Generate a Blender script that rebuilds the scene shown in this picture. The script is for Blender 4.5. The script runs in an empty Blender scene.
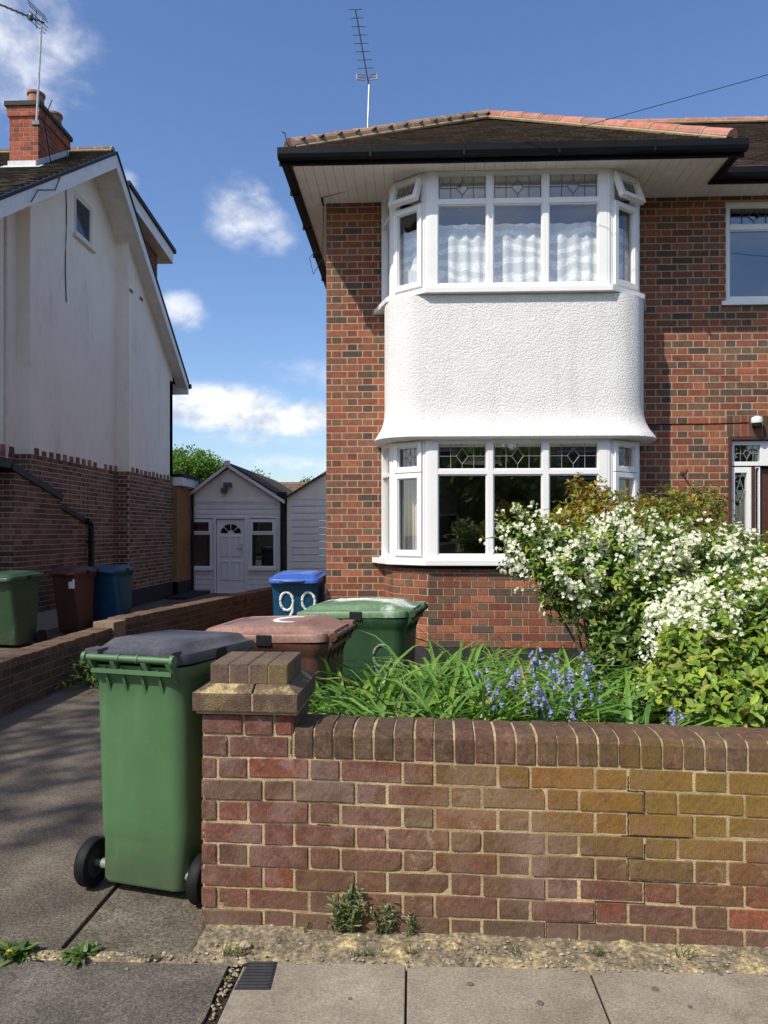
import bpy, math, random
from mathutils import Vector, Matrix, noise as mn
R = math.radians
rng = random.Random(7)
C = bpy.context.scene.collection

# ------------------------------------------------------------------ camera constants
F, CX, HY, CAMZ, YAW = 740.0, 384.0, 532.0, 1.5, R(2.24)
cs, sn = math.cos(YAW), math.sin(YAW)
def at(px, py, d):
    """world point seen at a pixel, d metres in front of the camera"""
    xc = (px-CX)/F*d
    return Vector((xc*cs-d*sn, xc*sn+d*cs, CAMZ-(py-HY)/F*d))

# ------------------------------------------------------------------ materials
def newmat(name):
    m = bpy.data.materials.new(name); m.use_nodes = True
    nt = m.node_tree
    return m, nt, nt.nodes['Principled BSDF']
def N(nt, t, **kw):
    n = nt.nodes.new(t)
    for k, v in kw.items():
        if k in n.inputs.keys(): n.inputs[k].default_value = v
        else: setattr(n, k, v)
    return n
def L(nt, a, b): nt.links.new(a, b)
def noise_n(nt, scale, detail=6, rough=.6, vec=None, dist=0.0):
    n = N(nt, 'ShaderNodeTexNoise'); n.inputs['Scale'].default_value = scale
    n.inputs['Detail'].default_value = detail; n.inputs['Roughness'].default_value = rough
    n.inputs['Distortion'].default_value = dist
    if vec is not None: L(nt, vec, n.inputs['Vector'])
    return n
def ramp(nt, fac, stops):
    r = N(nt, 'ShaderNodeValToRGB'); cr = r.color_ramp
    while len(cr.elements) > len(stops): cr.elements.remove(cr.elements[-1])
    while len(cr.elements) < len(stops): cr.elements.new(.5)
    for e, (p, c) in zip(cr.elements, stops):
        e.position = p; e.color = (c, c, c, 1) if isinstance(c, (int, float)) else (*c, 1)
    L(nt, fac, r.inputs[0]); return r
def mixc(nt, fac, a, b, mode='MIX'):
    m = N(nt, 'ShaderNodeMix', data_type='RGBA', blend_type=mode)
    for sock, v in ((m.inputs[0], fac), (m.inputs[6], a), (m.inputs[7], b)):
        if isinstance(v, (int, float)): sock.default_value = v
        elif isinstance(v, tuple): sock.default_value = (*v, 1)
        else: L(nt, v, sock)
    return m.outputs[2]
def pos(nt):
    return N(nt, 'ShaderNodeNewGeometry').outputs['Position']
def bump(nt, b, height, strength, dist=.01, normal=None):
    n = N(nt, 'ShaderNodeBump'); n.inputs['Strength'].default_value = strength
    n.inputs['Distance'].default_value = dist
    L(nt, height, n.inputs['Height'])
    if normal is not None: L(nt, normal, n.inputs['Normal'])
    L(nt, n.outputs[0], b.inputs['Normal']); return n.outputs[0]

def surf(name, base, rough=.6, var=.25, scale=6, bscale=120, bstr=.25, bdist=.004, col2=None, stops=(.35, .7), metal=0, spec=.5, attr=False, fine=None):
    """a general surface: base colour broken up by noise, with bump"""
    m, nt, b = newmat(name)
    p = pos(nt)
    n = noise_n(nt, scale, 8, .65, p)
    dark = tuple(c*(1-var) for c in base); lite = tuple(min(1, c*(1+var*.8)) for c in base)
    if attr:
        a = N(nt, 'ShaderNodeAttribute'); a.attribute_name = 'Col'
        v = ramp(nt, n.outputs[0], [(.3, 1-var), (.7, 1+var*.6)])
        col = mixc(nt, 1.0, a.outputs['Color'], v.outputs[0], 'MULTIPLY')
    else:
        col = ramp(nt, n.outputs[0], [(.3, dark), (.7, lite)]).outputs[0]
    if col2:
        n2 = noise_n(nt, scale*.33, 6, .6, p)
        f = ramp(nt, n2.outputs[0], [(stops[0], 0.0), (stops[1], 1.0)])
        col = mixc(nt, f.outputs[0], col, col2)
    if fine:
        n3 = noise_n(nt, fine, 3, .7, p)
        v = ramp(nt, n3.outputs[0], [(.25, .6), (.75, 1.4)])
        col = mixc(nt, 1.0, col, v.outputs[0], 'MULTIPLY')
    L(nt, col, b.inputs['Base Color'])
    b.inputs['Roughness'].default_value = rough
    b.inputs['Metallic'].default_value = metal
    b.inputs['Specular IOR Level'].default_value = spec
    nb = noise_n(nt, bscale, 5, .6, p)
    bump(nt, b, nb.outputs[0], bstr, bdist)
    return m

M = {}
def brickmat(name, var, bstr, extra=None):
    m, nt, b = newmat(name); p = pos(nt)
    a = N(nt, 'ShaderNodeAttribute'); a.attribute_name = 'Col'
    n = noise_n(nt, 18, 8, .7, p)
    v = ramp(nt, n.outputs[0], [(.28, 1-var), (.72, 1+var)])
    col = mixc(nt, 1.0, a.outputs['Color'], v.outputs[0], 'MULTIPLY')
    st = N(nt, 'ShaderNodeMapping'); st.inputs['Scale'].default_value = (170, 170, 70); L(nt, p, st.inputs['Vector'])
    n2 = noise_n(nt, 1.0, 4, .7, st.outputs[0])
    v2 = ramp(nt, n2.outputs[0], [(.3, .78), (.7, 1.2)])
    col = mixc(nt, 1.0, col, v2.outputs[0], 'MULTIPLY')
    nL = noise_n(nt, 1.1, 6, .65, p, .3); col = mixc(nt, 1.0, col, ramp(nt, nL.outputs[0], [(.3, .78), (.7, 1.12)]).outputs[0], 'MULTIPLY')
    if extra:
        n4 = noise_n(nt, 55, 7, .8, p); col = mixc(nt, 1.0, col, ramp(nt, n4.outputs[0], [(.32, .45), (.5, 1.0), (.70, 1.7)]).outputs[0], 'MULTIPLY')
        col = extra(nt, p, col)
    L(nt, col, b.inputs['Base Color']); b.inputs['Roughness'].default_value = .88
    b.inputs['Specular IOR Level'].default_value = .3
    nb = bump(nt, b, n2.outputs[0], bstr, .004)
    if extra:
        mq = N(nt, 'ShaderNodeMapping'); mq.inputs['Scale'].default_value = (330, 330, 34); L(nt, p, mq.inputs['Vector']); n6 = noise_n(nt, 1.0, 4, .7, mq.outputs[0])
        nb = bump(nt, b, n6.outputs[0], .9, .006, nb); n7 = noise_n(nt, 60, 6, .75, p); bump(nt, b, n7.outputs[0], .5, .006, nb)
    return m
M['brick'] = brickmat('house_brick', .3, .5)
def wall_stains(nt, p, col):
    sx = N(nt, 'ShaderNodeSeparateXYZ'); L(nt, p, sx.inputs[0])
    n0 = noise_n(nt, 4.5, 9, .75, p, .5); col = mixc(nt, ramp(nt, n0.outputs[0], [(.36, .08), (.64, .55)]).outputs[0], col, (.145, .10, .07))
    # whitish efflorescence patches
    n = noise_n(nt, 3.2, 8, .72, p, .4)
    f = ramp(nt, n.outputs[0], [(.47, 0.0), (.68, .62)])
    col = mixc(nt, f.outputs[0], col, (.34, .25, .22))
    nh = noise_n(nt, 11, 8, .75, p, .8); fh = ramp(nt, nh.outputs[0], [(.56, 0.0), (.66, .6)]); nk = noise_n(nt, 1.7, 3, .5, p); fk = ramp(nt, nk.outputs[0], [(.5, 0.0), (.62, 1.0)])
    col = mixc(nt, mixc(nt, 1.0, fh.outputs[0], fk.outputs[0], 'MULTIPLY'), col, (.46, .36, .33))
    # yellow algae/lichen on the upper right of the wall
    mx = N(nt, 'ShaderNodeMapRange'); L(nt, sx.outputs[0], mx.inputs[0])
    mx.inputs[1].default_value = -.3; mx.inputs[2].default_value = .9
    mz = N(nt, 'ShaderNodeMapRange'); L(nt, sx.outputs[2], mz.inputs[0])
    mz.inputs[1].default_value = .08; mz.inputs[2].default_value = .5
    n2 = noise_n(nt, 2.3, 7, .7, p, .3)
    a1 = N(nt, 'ShaderNodeMath', operation='MULTIPLY'); L(nt, mx.outputs[0], a1.inputs[0]); L(nt, mz.outputs[0], a1.inputs[1])
    a2 = N(nt, 'ShaderNodeMath', operation='MULTIPLY_ADD'); L(nt, n2.outputs[0], a2.inputs[0]); a2.inputs[1].default_value = 1.6; L(nt, a1.outputs[0], a2.inputs[2])
    f2 = ramp(nt, a2.outputs[0], [(.0, 0.0), (1.0, 1.0)])
    mr = N(nt, 'ShaderNodeMapRange'); L(nt, a2.outputs[0], mr.inputs[0]); mr.inputs[1].default_value = .85; mr.inputs[2].default_value = 1.75; mr.inputs[4].default_value = .9
    nf = noise_n(nt, 30, 6, .7, p, .5); ff = ramp(nt, nf.outputs[0], [(.33, .45), (.6, 1.0)])
    col = mixc(nt, mixc(nt, 1.0, mr.outputs[0], ff.outputs[0], 'MULTIPLY'), col, (.27, .175, .028))
    nd = noise_n(nt, 26, 7, .8, p, 1.0); col = mixc(nt, ramp(nt, nd.outputs[0], [(.57, 0.0), (.70, .75)]).outputs[0], col, (.055, .038, .03))
    # grime near the pavement
    mg = N(nt, 'ShaderNodeMapRange'); L(nt, sx.outputs[2], mg.inputs[0])
    mg.inputs[1].default_value = .16; mg.inputs[2].default_value = .0; mg.inputs[4].default_value = .55
    col = mixc(nt, mg.outputs[0], col, (.17, .13, .08))
    return col
M['wallbrick'] = brickmat('garden_wall_brick', .38, .9, wall_stains)
M['capbrick'] = surf('cap_brick', (.16, .105, .08), .9, .35, 14, 200, .7, .006, col2=(.16, .12, .045), stops=(.5, .7), attr=True, fine=90)
M['lichen'] = surf('lichen_cap', (.115, .076, .048), .95, .4, 25, 160, .9, .008, col2=(.22, .165, .075), stops=(.52, .70), fine=150)
M['lichencrust'] = surf('lichen_crust', (.14, .095, .058), .95, .4, 25, 90, 1.0, .012, col2=(.42, .34, .16), stops=(.47, .56), fine=60)
M['mortar'] = surf('mortar', (.42, .315, .21), .95, .2, 12, 260, .5, .003)
M['mortar2'] = surf('sandy_mortar', (.50, .385, .22), .95, .35, 14, 150, 1.0, .006, col2=(.32, .235, .12), stops=(.46, .66))
M['mortar_left'] = surf('pale_mortar', (.50, .42, .34), .95, .2, 12, 200, .3, .003)
M['render'] = None
def rendermat():
    m, nt, b = newmat('white_textured_render'); p = pos(nt)
    n = noise_n(nt, 3, 6, .6, p)
    L(nt, ramp(nt, n.outputs[0], [(.3, (.77, .76, .73)), (.7, (.85, .84, .81))]).outputs[0], b.inputs['Base Color'])
    st = N(nt, 'ShaderNodeMapping'); st.inputs['Scale'].default_value = (9, 9, .8); L(nt, p, st.inputs['Vector']); ns = noise_n(nt, 1.0, 7, .7, st.outputs[0], .2)
    c0 = ramp(nt, n.outputs[0], [(.3, (.77, .76, .73)), (.7, (.85, .84, .81))]).outputs[0]
    L(nt, mixc(nt, ramp(nt, ns.outputs[0], [(.50, 0.0), (.78, .45)]).outputs[0], c0, (.56, .54, .48)), b.inputs['Base Color'])
    b.inputs['Roughness'].default_value = .75
    v = noise_n(nt, 62, 4, .62, p, .3)
    rr = ramp(nt, v.outputs[0], [(.30, 0.0), (.68, 1.0)])
    bump(nt, b, rr.outputs[0], .65, .011)
    return m
M['render'] = rendermat()
def greyrender():
    m, nt, b = newmat('weathered_pale_render'); p = pos(nt)
    mp = N(nt, 'ShaderNodeMapping'); mp.inputs['Scale'].default_value = (1, 1, .45); L(nt, p, mp.inputs['Vector'])
    n = noise_n(nt, 1.4, 9, .72, mp.outputs[0], .3)
    c = ramp(nt, n.outputs[0], [(.25, (.66, .61, .51)), (.45, (.84, .79, .68)), (.7, (.90, .85, .75))]).outputs[0]
    mp2 = N(nt, 'ShaderNodeMapping'); mp2.inputs['Scale'].default_value = (3, 3, .9); L(nt, p, mp2.inputs['Vector'])
    n2 = noise_n(nt, 1.6, 6, .7, mp2.outputs[0])
    c = mixc(nt, ramp(nt, n2.outputs[0], [(.56, 0.0), (.82, .4)]).outputs[0], c, (.56, .52, .44))
    L(nt, c, b.inputs['Base Color']); b.inputs['Roughness'].default_value = .9
    n3 = noise_n(nt, 45, 5, .6, p); bump(nt, b, n3.outputs[0], .6, .012)
    return m
M['greyrender'] = greyrender()
M['upvc'] = surf('white_window_plastic', (.82, .82, .80), .28, .05, 3, 40, .03, .002)
M['upvc_dirty'] = surf('weathered_white_plastic', (.70, .69, .65), .4, .12, 4, 40, .05, .002, col2=(.55, .52, .45), stops=(.55, .8))
M['soffit'] = surf('white_soffit_board', (.85, .83, .78), .5, .06, 2.5, 60, .1, .003, col2=(.60, .53, .42), stops=(.60, .85))
M['lead'] = surf('lead_strip', (.10, .10, .105), .5, .2, 20, 100, .1, .001)
M['lead_light'] = surf('pale_lead_strip', (.20, .21, .215), .5, .2, 20, 100, .1, .001)
M['black'] = surf('black_plastic', (.012, .012, .013), .55, .3, 8, 90, .08, .002, spec=.25)
M['fascia'] = surf('black_gutter', (.008, .009, .012), .5, .3, 3, 40, .08, .002, spec=.15)
M['plinth'] = surf('black_bitumen_plinth', (.022, .021, .021), .8, .35, 7, 90, .4, .006)
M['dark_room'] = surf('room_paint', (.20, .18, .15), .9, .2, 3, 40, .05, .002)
M['metal'] = surf('galvanised_metal', (.52, .52, .50), .4, .25, 20, 90, .1, .001, metal=.8)
M['darkmetal'] = surf('dark_metal', (.10, .10, .105), .5, .25, 20, 90, .1, .001, metal=.5)
M['tile'] = surf('brown_roof_tile', (.1, .1, .1), .92, .35, 9, 120, .7, .006, attr=True, col2=(.075, .06, .03), stops=(.52, .72), fine=70)
M['hip_red'] = surf('red_hip_tile', (.40, .15, .10), .85, .3, 10, 120, .5, .005, attr=True, col2=(.33, .22, .18), stops=(.55, .75))
M['hipmortar'] = surf('hip_mortar', (.36, .27, .16), .95, .3, 14, 160, .7, .006)
M['terracotta'] = surf('terracotta_pot', (.36, .16, .085), .85, .3, 12, 100, .4, .004, col2=(.2, .12, .09))
M['doorwood'] = surf('dark_red_brown_timber', (.075, .028, .02), .5, .3, 6, 60, .1, .002)
M['board'] = surf('orange_brick_pier', (.30, .15, .07), .9, .3, 12, 130, .4, .005)
M['siding'] = surf('grey_white_painted_boards', (.80, .80, .77), .6, .1, 4, 70, .15, .003)
M['numberpaint'] = surf('white_paint_mark', (.76, .78, .74), .7, .3, 40, 120, .2, .001)
M['paper'] = surf('white_sticker', (.75, .75, .74), .6, .1, 30, 60, .05, .001)
def plastic(name, base, dusty, rough=.42, var=.2, st=(.5, .8)):
    return surf(name, base, rough, var, 7, 300, .25, .0015, col2=dusty, stops=st, fine=60)
def binplastic(name, base, dusty):
    m, nt, b = newmat(name); p = pos(nt)
    n = noise_n(nt, 3, 8, .65, p)
    c = ramp(nt, n.outputs[0], [(.3, tuple(x*.86 for x in base)), (.7, tuple(x*1.12 for x in base))]).outputs[0]
    mp = N(nt, 'ShaderNodeMapping'); mp.inputs['Scale'].default_value = (14, 14, 2.2); L(nt, p, mp.inputs['Vector'])
    n2 = noise_n(nt, 1, 7, .7, mp.outputs[0], .3)
    c = mixc(nt, ramp(nt, n2.outputs[0], [(.55, 0.0), (.80, .45)]).outputs[0], c, dusty)
    n4 = noise_n(nt, 42, 4, .75, p)
    c = mixc(nt, ramp(nt, n4.outputs[0], [(.62, 0.0), (.72, .35)]).outputs[0], c, dusty)
    L(nt, c, b.inputs['Base Color'])
    L(nt, ramp(nt, n2.outputs[0], [(.3, .38), (.75, .62)]).outputs[0], b.inputs['Roughness'])
    # road dirt low on the body
    sx = N(nt, 'ShaderNodeSeparateXYZ'); L(nt, p, sx.inputs[0]); mz = N(nt, 'ShaderNodeMapRange'); L(nt, sx.outputs[2], mz.inputs[0]); mz.inputs[1].default_value = .34; mz.inputs[2].default_value = .04
    n9 = noise_n(nt, 16, 8, .75, p, .4); r9 = ramp(nt, n9.outputs[0], [(.38, 0.0), (.68, .75)])
    c2 = mixc(nt, mixc(nt, 1.0, mz.outputs[0], r9.outputs[0], 'MULTIPLY'), c, (.13, .125, .085)); L(nt, c2, b.inputs['Base Color'])
    n3 = noise_n(nt, 260, 4, .6, p); nb = bump(nt, b, n3.outputs[0], .18, .0015); n10 = noise_n(nt, 6, 3, .5, p); bump(nt, b, n10.outputs[0], .25, .012, nb)
    return m
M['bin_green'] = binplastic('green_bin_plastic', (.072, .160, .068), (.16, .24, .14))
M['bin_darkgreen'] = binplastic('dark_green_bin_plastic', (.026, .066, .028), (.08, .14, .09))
M['bin_grey'] = plastic('grey_lid_plastic', (.050, .051, .058), (.12, .12, .125), .5, .2, (.45, .75))
M['bin_greenlid'] = plastic('faded_green_lid_plastic', (.105, .19, .095), (.58, .60, .53), .5, .2, (.52, .60))
M['bin_brown'] = plastic('brown_bin_plastic', (.085, .035, .025), (.12, .06, .045))
M['bin_brownlid'] = plastic('faded_brown_lid_plastic', (.215, .105, .075), (.34, .21, .16), .55, .2, (.4, .75))
M['bin_blue'] = plastic('blue_bin_plastic', (.004, .06, .12), (.03, .09, .18))
M['bin_bluelid'] = plastic('bright_blue_lid_plastic', (.035, .10, .40), (.2, .26, .5))
M['rubber'] = surf('black_rubber', (.008, .008, .0085), .65, .3, 20, 80, .2, .003, spec=.25)
M['hubplastic'] = surf('dark_wheel_hub', (.05, .05, .05), .5, .3, 20, 80, .2, .003, spec=.4)
M['hub'] = surf('grey_axle', (.20, .24, .19), .5, .2, 20, 80, .1, .002)

def groundmat(name, a, bcol, c, scale=1.2, fine=160, bstr=.8, bd=.006, speck=None, rough=.92, cracks=0, con=1.0):
    m, nt, b = newmat(name); p = pos(nt)
    n = noise_n(nt, scale, 9, .68, p, .2)
    col = ramp(nt, n.outputs[0], [(.3, a), (.52, bcol), (.72, c)]).outputs[0]
    n2 = noise_n(nt, fine, 4, .75, p)
    v = ramp(nt, n2.outputs[0], [(.3, 1-.75*con), (.5, 1-.05*con), (.70, 1+.9*con)])
    col = mixc(nt, 1.0, col, v.outputs[0], 'MULTIPLY')
    if speck:
        vo = N(nt, 'ShaderNodeTexVoronoi'); vo.inputs['Scale'].default_value = 90; L(nt, p, vo.inputs['Vector'])
        f = ramp(nt, vo.outputs['Distance'], [(.10, .75), (.2, 0.0)])
        col = mixc(nt, f.outputs[0], col, speck)
    n5 = noise_n(nt, 7, 7, .75, p, .6)
    f5 = ramp(nt, n5.outputs[0], [(.56, 0.0), (.74, .6)])
    col = mixc(nt, f5.outputs[0], col, tuple(x*.5 for x in a))
    L(nt, col, b.inputs['Base Color']); b.inputs['Roughness'].default_value = rough
    b.inputs['Specular IOR Level'].default_value = .25
    h = mixc(nt, .45, n2.outputs[0], n.outputs[0])
    bump(nt, b, h, bstr, bd)
    return m
M['drive'] = groundmat('worn_driveway_concrete', (.075, .062, .047), (.135, .112, .086), (.22, .185, .143), 2.6, 85, 1.0, .014, (.17, .15, .12))
M['concrete'] = groundmat('driveway_apron_concrete', (.075, .064, .047), (.13, .112, .082), (.21, .183, .14), 2.6, 85, 1.0, .012, (.2, .18, .14))
M['tarmac'] = groundmat('old_footway_tarmac', (.085, .074, .060), (.135, .118, .096), (.21, .185, .15), 3.5, 130, 1.0, .010, (.22, .21, .19))
M['slab'] = groundmat('footway_slab', (.18, .152, .112), (.26, .224, .17), (.34, .30, .235), 2.8, 140, .6, .004, (.36, .33, .28), con=.5)
M['soil'] = groundmat('garden_soil', (.02, .014, .009), (.035, .025, .016), (.055, .04, .026), 5, 60, 1, .03)
M['rubble'] = groundmat('sandy_mortar_dirt', (.11, .092, .062), (.22, .18, .12), (.55, .43, .20), 8, 55, .9, .010)
M['grassland'] = groundmat('far_ground', (.03, .03, .02), (.05, .05, .03), (.07, .065, .045), .6, 40, .6, .02)
M['iron'] = surf('cast_iron_grille', (.035, .036, .042), .55, .3, 14, 90, .3, .003)

def leafmat(name, rough=.5, trans=.3, spec=.4, tcol=(.25, .5, .05)):
    m, nt, b = newmat(name)
    a = N(nt, 'ShaderNodeAttribute'); a.attribute_name = 'Col'
    L(nt, a.outputs['Color'], b.inputs['Base Color']); b.inputs['Roughness'].default_value = rough
    b.inputs['Specular IOR Level'].default_value = spec
    t = N(nt, 'ShaderNodeBsdfTranslucent')
    tc = mixc(nt, 1.0, a.outputs['Color'], (1.5, 1.7, .7), 'MULTIPLY')
    L(nt, tc, t.inputs['Color'])
    mx = N(nt, 'ShaderNodeMixShader'); mx.inputs[0].default_value = trans
    out = nt.nodes['Material Output']
    L(nt, b.outputs[0], mx.inputs[1]); L(nt, t.outputs[0], mx.inputs[2]); L(nt, mx.outputs[0], out.inputs[0])
    return m
M['leaf'] = leafmat('leaf')
M['glossleaf'] = leafmat('glossy_leaf', .38, .25, .5)
M['petal'] = leafmat('white_petal', .7, .25, .2)
M['bark'] = surf('bark', (.10, .075, .05), .9, .35, 30, 120, .6, .006)

def glassmat(name, k=1.0, tint=(.86, .9, .88), rough=.0):
    m, nt, b = newmat(name)
    nt.nodes.remove(b)
    t = N(nt, 'ShaderNodeBsdfTransparent'); t.inputs[0].default_value = (*tint, 1)
    g = N(nt, 'ShaderNodeBsdfGlossy'); g.inputs['Roughness'].default_value = rough
    g.inputs['Color'].default_value = (.95, .97, 1, 1)
    f = N(nt, 'ShaderNodeLayerWeight'); f.inputs[0].default_value = .5
    pw = N(nt, 'ShaderNodeMath', operation='POWER'); L(nt, f.outputs['Facing'], pw.inputs[0]); pw.inputs[1].default_value = 5
    ml = N(nt, 'ShaderNodeMath', operation='MULTIPLY_ADD'); ml.use_clamp = True
    L(nt, pw.outputs[0], ml.inputs[0]); ml.inputs[1].default_value = .9; ml.inputs[2].default_value = .042*k
    n = noise_n(nt, 1.6, 2, .5, pos(nt)); bm = N(nt, 'ShaderNodeBump'); bm.inputs['Strength'].default_value = .06; bm.inputs['Distance'].default_value = .02
    L(nt, n.outputs[0], bm.inputs['Height']); L(nt, bm.outputs[0], g.inputs['Normal'])
    mx = N(nt, 'ShaderNodeMixShader'); L(nt, ml.outputs[0], mx.inputs[0])
    L(nt, t.outputs[0], mx.inputs[1]); L(nt, g.outputs[0], mx.inputs[2])
    L(nt, mx.outputs[0], nt.nodes['Material Output'].inputs[0])
    return m
M['glass'] = glassmat('window_glass', 2.1, (.985, .99, .985))
M['mirrorglass'] = glassmat('reflective_window_glass', 4.0, (.5, .55, .55))
def lacemat():
    m, nt, b = newmat('white_lace_net')
    tc = N(nt, 'ShaderNodeTexCoord'); mp = N(nt, 'ShaderNodeMapping'); mp.inputs['Scale'].default_value = (1, 1, 1)
    L(nt, tc.outputs['Object'], mp.inputs['Vector'])
    vo = N(nt, 'ShaderNodeTexVoronoi', feature='DISTANCE_TO_EDGE'); vo.inputs['Scale'].default_value = 34; L(nt, mp.outputs[0], vo.inputs['Vector'])
    wv = N(nt, 'ShaderNodeTexWave', wave_type='BANDS', bands_direction='Z'); wv.inputs['Scale'].default_value = 2.2
    wv.inputs['Distortion'].default_value = 9; wv.inputs['Detail'].default_value = 2; L(nt, mp.outputs[0], wv.inputs['Vector'])
    f1 = ramp(nt, vo.outputs['Distance'], [(.03, 1.0), (.25, .45)])
    f2 = ramp(nt, wv.outputs['Fac'], [(.35, .35), (.7, 1.0)])
    mu = mixc(nt, 1.0, f1.outputs[0], f2.outputs[0], 'MULTIPLY')
    ad = mixc(nt, .55, mu, (1, 1, 1))
    d = N(nt, 'ShaderNodeBsdfDiffuse'); d.inputs[0].default_value = (.92, .94, .93, 1)
    tr = N(nt, 'ShaderNodeBsdfTransparent')
    mx = N(nt, 'ShaderNodeMixShader'); L(nt, ad, mx.inputs[0]); L(nt, tr.outputs[0], mx.inputs[1]); L(nt, d.outputs[0], mx.inputs[2])
    L(nt, mx.outputs[0], nt.nodes['Material Output'].inputs[0]); nt.nodes.remove(b)
    return m
M['lace'] = lacemat()

# ------------------------------------------------------------------ mesh builder
def wl(o):
    v = Vector((0, 0, 0))
    while o is not None:
        v = v + o.location; o = o.parent
    return v
class MB:
    def __init__(s, T=None): s.v = []; s.f = []; s.m = []; s.c = []; s.T = T
    def add(s, verts, faces, m=0, c=(1, 1, 1)):
        b = len(s.v)
        for p in verts:
            p = Vector(p)
            s.v.append(s.T @ p if s.T is not None else p)
        for f in faces:
            s.f.append(tuple(i+b for i in f)); s.m.append(m); s.c.append(c)
    def hexa(s, p, m=0, c=(1, 1, 1), skip=()):
        fs = [(0, 3, 2, 1), (4, 5, 6, 7), (0, 1, 5, 4), (1, 2, 6, 5), (2, 3, 7, 6), (3, 0, 4, 7)]
        s.add(p, [f for i, f in enumerate(fs) if i not in skip], m, c)
    def box(s, x0, x1, y0, y1, z0, z1, m=0, c=(1, 1, 1), skip=()):
        s.hexa([(x0, y0, z0), (x1, y0, z0), (x1, y1, z0), (x0, y1, z0), (x0, y0, z1), (x1, y0, z1), (x1, y1, z1), (x0, y1, z1)], m, c, skip)
    def tube(s, pts, r, n=8, m=0, c=(1, 1, 1), cap=True, flat=1.0):
        pts = [Vector(p) for p in pts]; rs = r if isinstance(r, (list, tuple)) else [r]*len(pts)
        vs = []
        up = Vector((0, 0, 1))
        for i, p in enumerate(pts):
            d = (pts[min(i+1, len(pts)-1)]-pts[max(i-1, 0)]).normalized()
            a = d.cross(up)
            if a.length < .05: a = d.cross(Vector((0, 1, 0)))
            a.normalize(); b = d.cross(a).normalized()
            for k in range(n):
                t = 2*math.pi*k/n
                vs.append(p+a*math.cos(t)*rs[i]+b*math.sin(t)*rs[i]*flat)
        fs = []
        for i in range(len(pts)-1):
            for k in range(n):
                fs.append((i*n+k, i*n+(k+1) % n, (i+1)*n+(k+1) % n, (i+1)*n+k))
        if cap: fs.append(tuple(range(n-1, -1, -1))); fs.append(tuple((len(pts)-1)*n+k for k in range(n)))
        s.add(vs, fs, m, c)
    def lathe(s, prof, axis='z', o=(0, 0, 0), n=20, m=0, c=(1, 1, 1)):
        vs = []; o = Vector(o)
        for r, h in prof:
            for k in range(n):
                t = 2*math.pi*k/n; a, b = r*math.cos(t), r*math.sin(t)
                vs.append(o+Vector({'z': (a, b, h), 'x': (h, a, b), 'y': (b, h, a)}[axis]))
        fs = []
        for i in range(len(prof)-1):
            for k in range(n): fs.append((i*n+k, i*n+(k+1) % n, (i+1)*n+(k+1) % n, (i+1)*n+k))
        if prof[0][0] > 0: fs.append(tuple(range(n-1, -1, -1)))
        if prof[-1][0] > 0: fs.append(tuple((len(prof)-1)*n+k for k in range(n)))
        s.add(vs, fs, m, c)
    def prism(s, poly, h0, h1, axis='z', m=0, c=(1, 1, 1)):
        n = len(poly)
        def P(a, b, h): return {'z': (a, b, h), 'x': (h, a, b), 'y': (a, h, b)}[axis]
        s.add([P(a, b, h0) for a, b in poly]+[P(a, b, h1) for a, b in poly],
              [tuple(range(n-1, -1, -1)), tuple(range(n, 2*n))]+[(i, (i+1) % n, n+(i+1) % n, n+i) for i in range(n)], m, c)
    def loft(s, rings, m=0, c=(1, 1, 1), cap0=True, cap1=True):
        n = len(rings[0]); vs = [p for r in rings for p in r]; fs = []
        for i in range(len(rings)-1):
            for k in range(n): fs.append((i*n+k, i*n+(k+1) % n, (i+1)*n+(k+1) % n, (i+1)*n+k))
        if cap0: fs.append(tuple(range(n-1, -1, -1)))
        if cap1: fs.append(tuple((len(rings)-1)*n+k for k in range(n)))
        s.add(vs, fs, m, c)
    def build(s, name, mats, root=None, bevel=0, smooth=False, local=False, seg=2, recalc=False):
        off = Vector((0, 0, 0)) if (root is None or local) else wl(root)
        me = bpy.data.meshes.new(name)
        me.from_pydata([tuple(v-off) for v in s.v], [], s.f)
        if not isinstance(mats, (list, tuple)): mats = [mats]
        for m in mats: me.materials.append(m)
        me.polygons.foreach_set('material_index', s.m)
        me.polygons.foreach_set('use_smooth', [smooth]*len(s.f))
        if any(c != (1, 1, 1) for c in s.c):
            at_ = me.color_attributes.new(name='Col', type='FLOAT_COLOR', domain='CORNER')
            dat = []
            for f, c in zip(s.f, s.c): dat.extend([c[0], c[1], c[2], 1.0]*len(f))
            at_.data.foreach_set('color', dat)
        me.update()
        if recalc:
            import bmesh
            bm = bmesh.new(); bm.from_mesh(me); bmesh.ops.recalc_face_normals(bm, faces=bm.faces); bm.to_mesh(me); bm.free()
        o = bpy.data.objects.new(name, me); C.objects.link(o)
        if root is not None: o.parent = root
        if bevel:
            b = o.modifiers.new('bevel', 'BEVEL'); b.width = bevel; b.segments = seg; b.limit_method = 'ANGLE'; b.angle_limit = R(40)
        if smooth:
            try:
                me.polygons.foreach_set('use_smooth', [True]*len(s.f))
                sm = o.modifiers.new('edges', 'EDGE_SPLIT'); sm.split_angle = R(38)
            except Exception: pass
        return o
def thing(name, label, cat, loc=(0, 0, 0), rz=0, group=None):
    o = bpy.data.objects.new(name, None); C.objects.link(o); o.empty_display_size = .2
    o.location = loc; o.rotation_euler = (0, 0, rz); o['label'] = label; o['category'] = cat
    if group: o['group'] = group
    return o
def tag(o, label, cat, group=None, kind=None):
    o['label'] = label; o['category'] = cat
    if group: o['group'] = group
    if kind: o['kind'] = kind
    return o
def struct(o, kind='structure'): o['kind'] = kind; return o
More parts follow.
